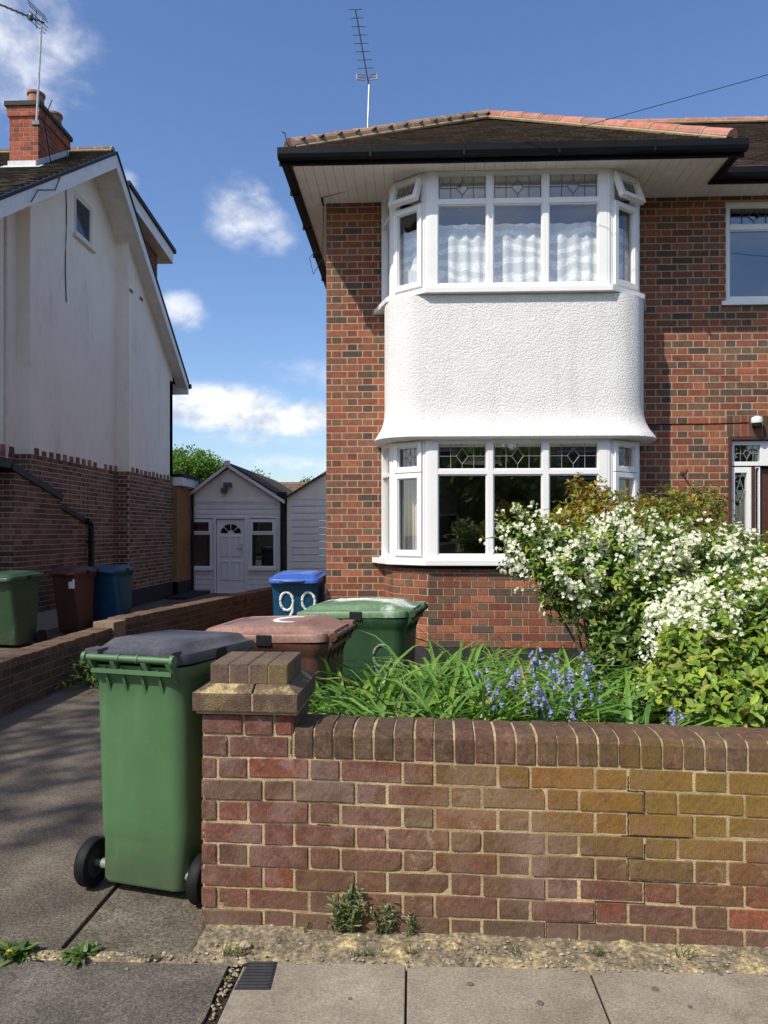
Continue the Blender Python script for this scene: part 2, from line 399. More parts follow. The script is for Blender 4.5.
def frame(p0, p1, inward_off=0):
    """matrix: x along p0->p1, y to the right-hand inside, z up"""
    p0 = Vector((*p0, 0)) if len(p0) == 2 else Vector(p0); p1 = Vector((*p1, 0)) if len(p1) == 2 else Vector(p1)
    u = (p1-p0); w = u.length; u.normalize(); y = Vector((-u.y, u.x, 0)); o = p0+y*inward_off
    return Matrix(((u.x, y.x, 0, o.x), (u.y, y.y, 0, o.y), (0, 0, 1, o.z), (0, 0, 0, 1))), w

# ------------------------------------------------------------------ bricks
def rect_sub(r, holes):
    out = [r]
    for h in holes:
        nxt = []
        for (a0, a1, b0, b1) in out:
            if h[1] <= a0 or h[0] >= a1 or h[3] <= b0 or h[2] >= b1: nxt.append((a0, a1, b0, b1)); continue
            if h[0] > a0: nxt.append((a0, h[0], b0, b1))
            if h[1] < a1: nxt.append((h[1], a1, b0, b1))
            c0, c1 = max(a0, h[0]), min(a1, h[1])
            if h[2] > b0: nxt.append((c0, c1, b0, h[2]))
            if h[3] < b1: nxt.append((c0, c1, h[3], b1))
        out = nxt
    return out
HOUSE_RED = [(.255, .082, .043), (.285, .096, .050), (.22, .072, .040), (.31, .115, .06), (.195, .066, .041), (.245, .090, .047)]
HOUSE_DARK = [(.115, .070, .048), (.095, .066, .05), (.15, .095, .058), (.135, .073, .046)]
def pal_house(header):
    p = rng.random()
    if p < (.38 if header else .24): c = rng.choice(HOUSE_DARK)
    elif p < .55: c = (.21, .09, .055)
    else: c = rng.choice(HOUSE_RED)
    k = rng.uniform(.85, 1.15); return tuple(x*k for x in c)
def pal_left(header):
    p = rng.random()
    c = (.12, .065, .046) if p < .35 else ((.18, .095, .062) if p < .75 else (.24, .13, .08))
    k = rng.uniform(.8, 1.2); return tuple(x*k for x in c)
def bricks(T, W, z0, z1, course=.075, Lb=.228, Hb=.112, joint=.0115, out=.0018, holes=(), pal=pal_house, topf=None, u_start=0, mb=None, flip=0, u0w=0.0, stretcher=False, minw=.02):
    mb = mb or MB(); mb.T = T
    P = Lb+Hb; i = 0; z = z0
    if stretcher: P = Lb
    while z < z1-.01:
        zt = min(z+course-joint, z1)
        u = u_start-P-((i+flip) % 2)*P/2; hd = False
        while u < W:
            w = Lb if (not hd or stretcher) else Hb
            a, b = max(u+joint/2, u0w), min(u+w-joint/2, W)
            if b-a > minw:
                c = pal(hd)
                for (p0, p1, q0, q1) in rect_sub((a, b, z, zt), holes):
                    if p1-p0 < .012 or q1-q0 < .008: continue
                    t0 = t1 = q1
                    if topf:
                        t0, t1 = min(q1, topf(p0)), min(q1, topf(p1))
                        if t0-q0 < .006 and t1-q0 < .006: continue
                        t0 = max(t0, q0+.001); t1 = max(t1, q0+.001)
                    o = -out+rng.uniform(-.0008, .0008)
                    mb.hexa([(p0, o, q0), (p1, o, q0), (p1, .002, q0), (p0, .002, q0), (p0, o, t0), (p1, o, t1), (p1, .002, t1), (p0, .002, t0)], 0, c, skip=(4,))
            u += w; hd = not hd
        z += course; i += 1
    return mb
def backing(mb, T, W, z0, z1, holes=(), t=.1, m=1, u0=0):
    mb.T = T
    for (a, b, c, d) in rect_sub((u0, W, z0, z1), holes): mb.box(a, b, 0, t, c, d, m, (.4, .35, .27))

# ------------------------------------------------------------------ roof tiles
def inpoly(x, y, poly):
    c = False; n = len(poly)
    for i in range(n):
        x0, y0 = poly[i]; x1, y1 = poly[(i+1) % n]
        if (y0 > y) != (y1 > y) and x < (x1-x0)*(y-y0)/(y1-y0)+x0: c = not c
    return c
def tiles(mb, O, U, S, poly, tw=.165, g=.10, base=(.075, .055, .042), m=0):
    O, U, S = Vector(O), Vector(U).normalized(), Vector(S).normalized(); Nn = U.cross(S).normalized()
    if Nn.z < 0: Nn = -Nn
    s = 0; r = 0; smax = max(p[1] for p in poly); umin = min(p[0] for p in poly); umax = max(p[0] for p in poly)
    while s < smax:
        u = umin-(r % 2)*tw/2
        while u < umax:
            if u >= umin-.001 and u+tw <= umax+tw*.3 and inpoly(u+tw/2, s+g*.5, poly):
                k = rng.uniform(.65, 1.35); c = (base[0]*k, base[1]*k*rng.uniform(.92, 1.06), base[2]*k)
                lift = .022+rng.uniform(-.003, .004)
                a = O+U*(u+.002)+S*(s-.01); b = O+U*(u+tw-.002)+S*(s-.01)
                cc = O+U*(u+tw-.002)+S*(s+g+.02); d = O+U*(u+.002)+S*(s+g+.02)
                mb.add([a, b, cc, d, a+Nn*lift, b+Nn*lift, cc+Nn*.006, d+Nn*.006], [(4, 5, 6, 7), (0, 1, 5, 4), (1, 2, 6, 5), (3, 0, 4, 7)], m, c)
            u += tw
        s += g; r += 1
def hiptiles(mb, p0, p1, r=.085, ln=.30, cols=((.2, .12, .08),), mort=1, m=0, back=(1, 1, 1)):
    p0, p1 = Vector(p0), Vector(p1); d = p1-p0; n = max(1, int(d.length/ln)); d.normalize()
    side = d.cross(Vector((0, 0, 1))).normalized(); up = side.cross(d).normalized()
    for i in range(n):
        a = p0+d*(i*ln); k = rng.uniform(.8, 1.2); c = rng.choice(cols); c = tuple(x*k for x in c)
        rr = r*rng.uniform(.96, 1.04); vs = []; K = 8
        for q in (0, 1):
            for j in range(K+1):
                t = math.pi*j/K; rad = rr*(1.06 if q == 0 else .97)
                vs.append(a+d*(q*(ln-.012))+side*math.cos(t)*rad*1.15+up*(math.sin(t)*rad-.01))
        fs = [(j, j+1, K+2+j, K+1+j) for j in range(K)]+[tuple(range(K+1)), tuple(range(2*K+1, K, -1))]
        mb.add(vs, fs, m, c)
        vs = []
        for q in (0, 1):
            for j in range(K+1):
                t = math.pi*j/K; vs.append(a+d*(ln-.02+q*.026)+side*math.cos(t)*rr*1.2+up*(math.sin(t)*rr*1.04-.01))
        mb.add(vs, [(j, j+1, K+2+j, K+1+j) for j in range(K)]+[tuple(range(K+1)), tuple(range(2*K+1, K, -1))], mort, (.4, .33, .2))
    # mortar bed
    for q in (-1, 1):
        b0 = p0+side*q*r*1.1; e0 = p0+d*(n*ln)+side*q*r*1.1
        mb.tube([b0-up*.03, e0-up*.03], r*.22, 6, mort, (.4, .33, .2))

# ================================================================== GROUND
def gp(px, py): return at(px, py, F*CAMZ/(py-HY))
def field(name, x0, x1, y0, y1, z, nx, ny, mat, amp=0.0, sc=3.0, kind='structure'):
    mb = MB(); vs = []; fs = []
    for j in range(ny+1):
        for i in range(nx+1):
            x = x0+(x1-x0)*i/nx; y = y0+(y1-y0)*j/ny
            e = min(1, min(i, nx-i, j, ny-j))
            vs.append((x, y, z+amp*mn.noise((x*sc, y*sc, z))*e))
    for j in range(ny):
        for i in range(nx):
            a = j*(nx+1)+i; fs.append((a, a+1, a+nx+2, a+nx+1))
    mb.add(vs, fs); o = mb.build(name, mat, smooth=False); o['kind'] = kind; return o
def poly(name, pts, z0, z1, mat, bevel=0):
    mb = MB(); mb.prism([(p[0], p[1]) for p in pts], z0, z1); o = mb.build(name, mat, bevel=bevel); o['kind'] = 'structure'; return o
field('ground', -250, 250, -250, 250, -.14, 10, 10, M['grassland'])
# driveway concrete: cast in bays with a joint down to the pavement
ja, jb = gp(126, 876), gp(52, 962)
jd = (jb-ja).normalized(); jf = ja-jd*1.6
poly('driveway', [(-3.32, 2.58), (jb.x-.012, 2.575), (ja.x-.012, ja.y), (jf.x-.012, jf.y), (jf.x, 18.0), (-3.0, 18.0), (-3.32, 8.2)], -.12, .0, M['drive'], .006)
poly('driveway', [(jb.x+.008, 2.573), (-.79, 2.56), (-.785, 3.16), (-.45, 3.16), (-.38, 4.3), (.15, 4.35), (.15, 7.5), (-.9, 8.1), (-.9, 18.0), (jf.x+.012, 18), (jf.x+.012, jf.y), (ja.x+.010, ja.y)], -.12, .004, M['concrete'], .006)
poly('driveway', [(-14, 2.6), (-3.45, 2.6), (-3.45, 8.2), (-2.4, 13.2), (-2.4, 18.0), (-14, 18.0)], -.12, .0, M['drive'])
poly('back_garden_path', [(-9, 18.02), (4, 18.02), (4, 60), (-9, 60)], -.12, -.03, M['concrete'])
# footway: tarmac patch (left) and slabs (right)
ta, tb = gp(231, 966), gp(203, 1024)
td = (tb-ta).normalized(); te = ta+td*2.6
mbt = MB(); npt = 46
edge = []
for i in range(npt+1):
    p = ta+(te-ta)*(i/npt); edge.append((p.x+.010*mn.noise((p.y*9, 3, 1))-.006, p.y))
poly('pavement', [(-14, 2.562), (-14, -.6)]+[(te.x, -.6)]+edge[::-1], -.12, .004, M['tarmac'])
mb = MB()
y_back = 2.560
def slabx(px, y): 
    d = y; return at(px, 963, 2.58).x
xs_top = [ta.x+.035, at(406.5, 963, 2.58).x, at(586, 963, 2.58).x, at(586, 963, 2.58).x+.62, at(586, 963, 2.58).x+1.24, at(586, 963, 2.58).x+1.86, at(586, 963, 2.58).x+2.48, at(586, 963, 2.58).x+3.1]
rows = [(y_back, 1.96), (1.955, 1.32), (1.315, .68), (.675, .03), (.025, -.6)]
for r, (ya, yb) in enumerate(rows):
    sh = 0 if r % 2 == 0 else .3
    for k in range(len(xs_top)-1):
        xa, xb = xs_top[k]+(sh if k else 0), xs_top[k+1]+sh
        xa2 = xa
        if k == 0:
            xa = ta.x+(te.x-ta.x)*((ta.y-ya)/(ta.y-te.y))+.04; xa2 = ta.x+(te.x-ta.x)*((ta.y-yb)/(ta.y-te.y))+.04
        g = .0035; dz = rng.uniform(-.0015, .0015)+.004-.004*k*.3
        q0, q1, q2, q3 = (xa2+g, yb), (xb-g, yb), (xb-g, ya), (xa+g, ya)
        mb.hexa([(*q0, -.1), (*q1, -.1), (*q2, -.1), (*q3, -.1), (*q0, dz), (*q1, dz), (*q2, dz), (*q3, dz)])
struct(mb.build('paving_slabs', M['slab'], bevel=.004))
poly('slab_bed', [(-1.4, -.6), (6, -.6), (6, 2.56), (-.6, 2.56)], -.11, -.008, M['soil'])
poly('kerb', [(-14, -.75), (14, -.75), (14, -.605), (-14, -.605)], -.13, .0, M['concrete'], .01)
poly('road', [(-60, -7.2), (60, -7.2), (60, -.755), (-60, -.755)], -.14, -.115, M['tarmac'])
poly('kerb', [(-60, -7.36), (60, -7.36), (60, -7.205), (-60, -7.205)], -.13, .0, M['concrete'], .01)
poly('pavement', [(-60, -9.4), (60, -9.4), (60, -7.365), (-60, -7.365)], -.13, -.003, M['slab'])
poly('front_gardens', [(-60, -60), (60, -60), (60, -9.405), (-60, -9.405)], -.13, -.01, M['grassland'])
# sandy dirt strip at the foot of the wall
mb = MB(); nx, ny = 420, 30; vs = []; fs = []
for j in range(ny+1):
    for i in range(nx+1):
        x = -1.55+6.2*i/nx; t = j/ny; y = 2.535+.275*t
        if x < -.79: y = 2.545+.05*t
        n = mn.fractal((x*7, y*7, 0), 1.0, 2.0, 4)+.6*mn.noise((x*40, y*40, 2)); 
        prof = .006*math.sin(math.pi*min(1, t*.9+.02))+.012*t if x > -.79 else .005
        e = min(1, (j)/4.0)
        edge_j = .012*mn.noise((x*6, 9, 0))
        vs.append((x, y+edge_j*(1-t), -.003+e*(prof*(.7+.3*n)+.006*n+.003)))
for j in range(ny):
    for i in range(nx):
        a = j*(nx+1)+i; fs.append((a, a+1, a+nx+2, a+nx+1))
mb.add(vs, fs); struct(mb.build('dirt_strip', M['rubble'], smooth=False), 'stuff')
# loose grit
mb = MB()
def pebble(mb, x, y, z, r, c):
    pr = [(0.0, -r*.5), (r*.8, -r*.25), (r, .05*r), (r*.6, r*.45), (0.0, r*.55)]; n = 6; vs = []
    a0 = rng.random()*6; sx = rng.uniform(.7, 1.3)
    for q, h in pr:
        for k in range(n):
            t = a0+2*math.pi*k/n; w = rng.uniform(.85, 1.15); vs.append((x+q*math.cos(t)*sx*w, y+q*math.sin(t)*w/sx, z+h))
    fs = [(i*n+k, i*n+(k+1) % n, (i+1)*n+(k+1) % n, (i+1)*n+k) for i in range(4) for k in range(n)]
    mb.add(vs, fs, 0, c)
for i in range(650):
    x = rng.uniform(-1.35, 3.2); y = 2.545+abs(rng.gauss(0, .11)) if x > -.75 else rng.gauss(2.565, .02)
    if x > -.78 and y > 2.78: continue
    r = rng.choice((.0025, .003, .004, .005, .007)); k = rng.uniform(.2, .48)
    pebble(mb, x, y, .008+.008*max(0, (y-2.56)/.25), r, (k, k*.86, k*.62))
for i in range(160):
    p = ta+(te-ta)*rng.random()**1.3*.5; pebble(mb, p.x+.018+rng.gauss(0, .008), p.y, .002, rng.uniform(.003, .007), (.3, .25, .17))
M['grit'] = surf('grit', (.3, .3, .3), .95, .2, 30, 200, .3, .002, attr=True)
struct(mb.build('grit', M['grit']), 'stuff')
M['gum'] = surf('old_gum_spot', (.12, .11, .095), .9, .2, 60, 120, .2, .001)
for (px, py) in ((470, 985), (655, 990), (690, 1008), (540, 1004), (350, 1000), (720, 975)):
    p = gp(px, py); mb = MB(); rr0 = rng.uniform(.007, .013); mb.lathe([(rr0, 0), (rr0*.9, .0012), (0, .0014)], o=(p.x, p.y, .0045), n=11); g_ = mb.build('gum_spot', M['gum']); g_['kind'] = 'stuff' if False else 'structure'
# two bigger loose stones
for (px, py, r, lab) in ((245, 950, .022, 'broken pale stone lying at the corner between the pier and the drain grille'), (243, 967, .016, 'small rounded tan stone in the gap left of the drain grille')):
    mb = MB(); p = gp(px, py); pebble(mb, 0, 0, r*.4+.01, r, (.36, .29, .2)); o = mb.build('stone', M['grit']); o.location = (p.x, p.y, 0); tag(o, lab, 'stone')
# flat filler patch around the grille + grille
g0, g1, g2, g3 = gp(234, 991), gp(270, 991), gp(277, 964), gp(249, 964)
t = thing('drain_grille', 'dark ribbed iron drain grille set in the pavement by the wall corner', 'drain cover', ((g0.x+g2.x)/2, (g0.y+g2.y)/2, 0))
mb = MB(); gm = MB()
def bil(u, v): return g0*(1-u)*(1-v)+g1*u*(1-v)+g2*u*v+g3*(1-u)*v
for k in range(9):
    v0, v1 = k/9+.02, (k+1)/9-.035
    a, b, c_, d_ = bil(.04, v0), bil(.96, v0), bil(.96, v1), bil(.04, v1)
    gm.hexa([(a.x, a.y, .0), (b.x, b.y, .0), (c_.x, c_.y, .0), (d_.x, d_.y, .0), (a.x, a.y, .013), (b.x, b.y, .013), (c_.x, c_.y, .013), (d_.x, d_.y, .013)])
gm.build('grille_bars', M['iron'], t, bevel=.0015)
a, b, c_, d_ = bil(-.0, -.0), bil(1, 0), bil(1, 1), bil(0, 1)
mb.hexa([(p.x, p.y, .0) for p in (a, b, c_, d_)]+[(p.x, p.y, .0075) for p in (a, b, c_, d_)]); mb.build('grille_frame', M['iron'], t)

# soil beds
def soil(name, x0, x1, y0, y1, z):
    nx, ny = int((x1-x0)/.08), int((y1-y0)/.08); mb = MB(); vs = []; fs = []
    for j in range(ny+1):
        for i in range(nx+1):
            x = x0+(x1-x0)*i/nx; y = y0+(y1-y0)*j/ny; e = min(i, nx-i, j, ny-j)
            vs.append((x, y, (z+.04*mn.noise((x*5, y*5, 0))) if e > 0 else -.1))
    for j in range(ny):
        for i in range(nx):
            a = j*(nx+1)+i; fs.append((a, a+1, a+nx+2, a+nx+1))
    mb.add(vs, fs); struct(mb.build(name, M['soil']))
soil('flower_bed', -.40, 6.0, 3.04, 4.32, .30)
soil('flower_bed', .18, 6.0, 4.32, 7.42, .24)

# ================================================================== FRONT GARDEN WALL
WY = R(-2.2)
wall = thing('garden_wall', 'low mossy red brick front garden wall with a capped end pier beside the driveway', 'wall', (-.80, 2.791, 0), WY)
WT = Matrix.Translation((-.80, 2.791, 0)) @ Matrix.Rotation(WY, 4, 'Z')
def wl_pt(u, y, z): return WT @ Vector((u, y, z))
def sag(mb):
    for v in mb.v:
        if v.x > .34: v.z *= 1-.0125*(v.x-.34)
        v.z += .004*mn.noise((v.x*2.2, 0, v.z*3))
def pal_wall(u, z):
    def f(header):
        p = rng.random()
        if p < .35: c = (.215, .070, .050)
        elif p < .68: c = (.175, .068, .050)
        elif p < .90: c = (.145, .070, .048)
        elif p < .95: c = (.30, .070, .040)
        else: c = (.20, .12, .09)
        k = rng.uniform(.85, 1.2); return tuple(x*k for x in c)
    return f
def wallbricks(W, z0, z1, T=Matrix.Identity(4), u0=0.0, flip=0, u_start=0.0):
    mb = MB(); z = z0; i = 0; cr, J = .0825, .0100; Lb, Hb = .234, .118; P = Lb+Hb
    pf = pal_wall(0, 0)
    while z < z1-.02:
        u = u_start-P-((i+flip) % 2)*P/2; hd = False
        while u < W:
            w = Hb if hd else Lb
            a, b = max(u+J/2, u0+(0 if u < u0 else 0)), min(u+w-J/2, W)
            if b-a > .03:
                c = pf(hd)
                # pressed two-tone bricks: a stretcher may carry a darker flash
                o = -.0045+rng.uniform(-.003, .003); j = lambda: rng.uniform(-.0028, .0028)
                zz0, zz1 = z+j(), z+cr-J+j()
                pts = [(a+j(), o, zz0), (b+j(), o, zz0+j()), (b, .004, zz0), (a, .004, zz0), (a+j(), o, zz1), (b+j(), o, zz1+j()), (b, .004, zz1), (a, .004, zz1)]
                rough_brick(mb, T, a, b, zz0, zz1, o, c)
            u += w; hd = not hd
        z += cr; i += 1
    return mb
def rough_brick(mb, T, a, b, z0, z1, o, c):
    nx = max(4, int((b-a)/.017)); nz = 5; sd_ = rng.random()*50; tl = rng.uniform(-.002, .002); chip = rng.random() < .18
    cxx, czz = (a if rng.random() < .5 else b), (z0 if rng.random() < .5 else z1); vs = []
    for j in range(nz+1):
        for i in range(nx+1):
            x = a+(b-a)*i/nx; z = z0+(z1-z0)*j/nz+tl*(i/nx-.5)*2
            ex, ez_ = min(i, nx-i), min(j, nz-j); y = o+.0016*mn.noise((x*70+sd_, z*70, sd_))
            if ex == 0 or ez_ == 0:
                x += .0022*mn.noise((z*75+sd_, i*3.3, 1.0)); z += .0024*mn.noise((x*75+sd_, j*3.3, 5.0)); y += .0036
                if ex == 0 and ez_ == 0: x += (.0015 if i == 0 else -.0015); z += (.0010 if j == 0 else -.0010)
            elif ex == 1 or ez_ == 1:
                # pull the second row of points close to the edge so the arris stays tight
                if i == 1: x = a+.0026
                if i == nx-1: x = b-.0026
                if j == 1: z = z0+.0024
                if j == nz-1: z = z1-.0024
            if chip and math.hypot(x-cxx, z-czz) < .013: y += .005
            vs.append((x, y, z))
    n0 = len(vs); rim = [i for i in range(nx+1)]+[j*(nx+1)+nx for j in range(1, nz+1)]+[nz*(nx+1)+i for i in range(nx-1, -1, -1)]+[j*(nx+1) for j in range(nz-1, 0, -1)]
    fs = [(j*(nx+1)+i, j*(nx+1)+i+1, (j+1)*(nx+1)+i+1, (j+1)*(nx+1)+i) for j in range(nz) for i in range(nx)]
    for q in rim: vs.append((vs[q][0], .006, vs[q][2]))
    m = len(rim); fs += [(rim[(k+1) % m], rim[k], n0+k, n0+(k+1) % m) for k in range(m)]
    mb.add([T @ Vector(p) for p in vs], fs, 0, c)
W_LEN = 5.4
mb = wallbricks(W_LEN, -.008, .65)
m2 = wallbricks(.343, .652, .815, u_start=.10)
mb.v = mb.v; b0 = len(mb.v)
mb.v += m2.v; mb.f += [tuple(i+b0 for i in f) for f in m2.f]; mb.m += m2.m; mb.c += m2.c
# left return of the pier, and its right return above the coping
TL = Matrix(((0, 1, 0, 0), (-1, 0, 0, .343), (0, 0, 1, 0), (0, 0, 0, 1)))
m3 = wallbricks(.343, -.008, .815, T=TL, u_start=.06)
TR = Matrix(((0, -1, 0, .343), (1, 0, 0, 0), (0, 0, 1, 0), (0, 0, 0, 1)))
m4 = wallbricks(.343, .652, .815, T=TR, u_start=.06)
for mm in (m3, m4):
    b0 = len(mb.v); mb.v += mm.v; mb.f += [tuple(i+b0 for i in f) for f in mm.f]; mb.m += mm.m; mb.c += mm.c
# mortar core
mm = MB(); mm.box(.3, W_LEN-.01, .0, .205, -.08, .648, 1, (.4, .3, .17)); mm.box(.001, .342, .0006, .342, -.08, .814, 1, (.4, .3, .17))
# cracks in the joints
def perpends(i):
    P = .352; return sorted(k*P-(i % 2)*P/2+e for k in range(0, 12) for e in (0, .234))
prev = 1.56
for i, tgt in zip(range(7, -1, -1), (1.56, 1.60, 1.54, 1.62, 1.56, 1.62, 1.40, 1.26)):
    q = min(perpends(i), key=lambda t: abs(t-tgt)); zb = -.008+i*.0825; zt_ = zb+.0725
    n_ = 9
    for j in range(n_):
        za, zc = zb-.003+(zt_-zb+.006)*j/n_, zb-.003+(zt_-zb+.006)*(j+1)/n_; wv_ = .0008+.0022*abs(mn.noise((i*3.1, j*.8, 2))); of = .002*mn.noise((j*.9, i*2.0, 7))
        if i in (4, 7) and j > 5: continue
        mm.box(q+of-wv_, q+of+wv_, -.0035, .01, za, zc, 2, (0, 0, 0))
    if i < 7:
        a_, b_ = min(q, prev)-.002, max(q, prev)+.002; n_ = max(2, int((b_-a_)/.012))
        for j in range(n_):
            hw_ = .0006+.0022*abs(mn.noise((i*5.1, j*.7, 4))); zo = .0012*mn.noise((j*.8, i, 1))
            mm.box(a_+(b_-a_)*j/n_, a_+(b_-a_)*(j+1)/n_, -.0034, .01, zt_+.005+zo-hw_, zt_+.005+zo+hw_, 2, (0, 0, 0))
    prev = q
for (a, b, zr) in ((1.56, 1.80, 4), (1.62, 1.90, 2), (.44, .49, 4)):
    n_ = int((b-a)/.012)
    for j in range(n_):
        hw_ = (.0004+.0024*abs(mn.noise((zr*5.1, j*.6, 9))))*(1-.6*j/n_); zc = -.008+zr*.0825+.0768+.0012*mn.noise((j*.8, zr, 1))
        mm.box(a+(b-a)*j/n_, a+(b-a)*(j+1)/n_, -.0032, .01, zc-hw_, zc+hw_, 2, (0, 0, 0))
mm.box(1.553, 1.5575, -.0032, .01, .66, .735, 2, (0, 0, 0))
b0 = len(mb.v); mb.v += mm.v; mb.f += [tuple(i+b0 for i in f) for f in mm.f]; mb.m += mm.m; mb.c += mm.c
sag(mb)
M['crackdark'] = surf('open_joint', (.02, .016, .012), .95, .2, 20, 60, .1, .001)
mb.build('brickwork', [M['wallbrick'], M['mortar2'], M['crackdark']], wall, local=True)
# coping: bricks laid on edge
mb = MB(); u = .350
while u < W_LEN-.05:
    w = .0755+rng.uniform(-.002, .002); k = rng.uniform(.8, 1.2)
    c = (.145*k, .088*k, .056*k) if rng.random() > .3 else (.17*k, .088*k, .058*k)
    yo = rng.uniform(-.003, .003)-.005; zt = .766+rng.uniform(-.003, .003); tilt = rng.uniform(-.002, .002)
    a, b = u+.0045, u+w-.0045
    pr = [(yo, .654), (yo, zt-.030), (yo+.008, zt-.012), (yo+.022, zt-.002), (.10, zt+.003), (.216, zt-.006), (.222, zt-.02), (.222, .654)]
    n = len(pr)
    mb.add([(a+tilt*(z > .7), y, z) for y, z in pr]+[(b+tilt*(z > .7), y, z) for y, z in pr], [tuple(range(n)), tuple(range(2*n-1, n-1, -1))]+[(i, n+i, n+(i+1) % n, (i+1) % n) for i in range(n)], 0, c)
    u += w
pr = [(.002, .645), (.002, .735), (.014, .755), (.10, .762), (.212, .752), (.215, .645)]
mb.prism(pr, .345, W_LEN, 'x', 1, (.45, .36, .2))
sag(mb)
def cap_stains(nt, p, col):
    sx = N(nt, 'ShaderNodeSeparateXYZ'); L(nt, p, sx.inputs[0])
    n = noise_n(nt, 5, 8, .72, p, .4); col = mixc(nt, ramp(nt, n.outputs[0], [(.50, 0.0), (.72, .5)]).outputs[0], col, (.17, .12, .075))
    mx = N(nt, 'ShaderNodeMapRange'); L(nt, sx.outputs[0], mx.inputs[0]); mx.inputs[1].default_value = .2; mx.inputs[2].default_value = .9
    mz = N(nt, 'ShaderNodeMapRange'); L(nt, sx.outputs[2], mz.inputs[0]); mz.inputs[1].default_value = .78; mz.inputs[2].default_value = .68
    n2 = noise_n(nt, 3.3, 7, .7, p, .3); f = ramp(nt, n2.outputs[0], [(.42, 0.0), (.60, .8)])
    k = mixc(nt, 1.0, mixc(nt, 1.0, mx.outputs[0], mz.outputs[0], 'MULTIPLY'), f.outputs[0], 'MULTIPLY')
    return mixc(nt, k, col, (.19, .13, .022))
M['coping'] = brickmat('coping_brick', .42, 1.0, cap_stains)
mb.build('coping', [M['coping'], M['mortar2']], wall, bevel=.002, local=True, recalc=True)
# pier cap: plinth course with chamfer + soldier block
mb = MB()
def ringr(x0, x1, y0, y1, z): return [(x0, y0, z), (x1, y0, z), (x1, y1, z), (x0, y1, z)]
for (a, b) in ((-.030, .196), (.202, .372)):
    ra = .045
    l, r_ = (ra if a < 0 else 0), (ra if b > .3 else 0)
    k = rng.uniform(.85, 1.1); c = (.26*k, .175*k, .10*k)
    mb.loft([ringr(a, b, -.036, .372, .824), ringr(a, b, -.036, .372, .893)], 0, c)
    mb.loft([ringr(a, b, -.036, .372, .893), ringr(a+l, b-r_, .012, .33, .921)], 3, c, cap0=False)
mb.box(-.020, .366, -.022, .362, .812, .826, 1, (.4, .3, .2)); mb.box(.19, .208, -.033, .36, .826, .892, 1)
for k in range(4):
    a = .022+k*.0755; q = rng.uniform(.85, 1.15); c = (.12*q, .078*q, .056*q)
    mb.box(a+.0006, a+.0749, .018, .300, .918, .998+rng.uniform(-.002, .002), 2, c)
mb.box(.026, .319, .021, .296, .918, .992, 1, (.4, .3, .2))
for v in mb.v: v.z += .004*mn.noise((v.x*4, v.y*4, 1))
mb.build('pier_cap', [M['lichen'], M['mortar2'], M['capbrick'], M['lichencrust']], wall, bevel=.005, local=True)

# ================================================================== LOW WALL BETWEEN THE DRIVES
def pal_low(h):
    k = rng.uniform(.75, 1.25); return (.105*k, .062*k, .045*k) if rng.random() > .3 else (.075*k, .05*k, .04*k)
bw = thing('boundary_wall', 'long low brown brick wall running back between the two driveways', 'wall', (-3.4, 5, 0))
def lowwall(root, p0, p1, z0f, z1f, name='brickwork'):
    mb = MB(); T, W = frame(p0, p1); zz = z0f; 
    bricks(T, W, 0, zz-.06, mb=mb, pal=pal_low, course=.075, joint=.011)
    # on-edge capping, each brick spanning the wall
    u = 0
    while u < W:
        k = rng.uniform(.75, 1.2); mb.T = T
        mb.box(u+.004, u+.071, -.012, .222, zz-.062, zz+rng.uniform(-.004, .004), 0, (.13*k, .082*k, .055*k)); u += .075
    mb.T = T; mb.box(0, W, .0, .21, -.05, zz-.008, 1)
    T2, _ = frame(p1, p0, -.215)
    return mb.build(name, [M['brick'], M['mortar_low']], root, bevel=0)
# visible face looks towards +X, so run from far to near... frame(): inside is to the left of travel; travel near->far puts inside at -X
M['mortar_low'] = surf('dirty_mortar', (.16, .12, .09), .95, .3, 12, 200, .3, .003)
lowwall(bw, (-3.40, 3.0), (-3.34, 8.2), .44, .44)
bw2 = thing('boundary_wall', 'raised far stretch of brown brick wall with a pale end block, leading to the garages', 'wall', (-3.3, 8.2, 0))
o = lowwall(bw2, (-3.28, 8.3), (-2.36, 13.1), .52, .52)
mb = MB(); T, W = frame((-3.28, 8.3), (-2.36, 13.1)); mb.T = T
mb.box(-.24, -.005, -.02, .24, .0, .50, 0, (.22, .15, .10)); mb.build('end_block', M['brick'], bw2, bevel=.006)

# ================================================================== MAIN HOUSE
X0, XR, YH, SZ = -.95, 9.5, 8.10, 5.11      # left corner, right end, facade plane, soffit height
house = thing('brick_house', 'red brick two storey house with white two storey bay window and hipped tiled roof', 'house', (1.0, YH, 0))
BC = 1.045
WINR = (3.365, 5.2, 3.985, 5.06)            # upper right window in world x / z
DOOR = (3.39, 5.0, .0, 2.52)
def h2(x0, x1, z0, z1): return (x0-X0, x1-X0, z0, z1)
bay_lo, bay_hi = (BC-1.30, BC+1.30, 1.19, 2.46), (BC-1.30, BC+1.30, 3.92, 5.2)
holes = [h2(*bay_lo), h2(*bay_hi), h2(*WINR), h2(*DOOR)]
soldier = (3.39-.02, 5.05, 2.525, 2.755)
hb = holes+[h2(BC-1.33, BC+1.33, -.1, 5.2), h2(*soldier)]
T, W = frame((X0, YH), (XR, YH))
mb = bricks(T, W, .345, SZ+.02, holes=hb, u_start=.0)
u = soldier[0]
while u < soldier[1]-.05:
    c = pal_house(rng.random() < .3); mb.box(u-X0+.004, u-X0+.071, -.004, .002, soldier[2]+.005, soldier[3]-.005, 0, c); u += .0755
backing(mb, T, W, .345, SZ+.02, holes=holes, t=.24)
# left flank
T, W = frame((X0, 16.0), (X0, YH)); bricks(T, W, .345, SZ+.02, mb=mb, u_start=.05); backing(mb, T, W-.245, .345, SZ+.02, t=.24)
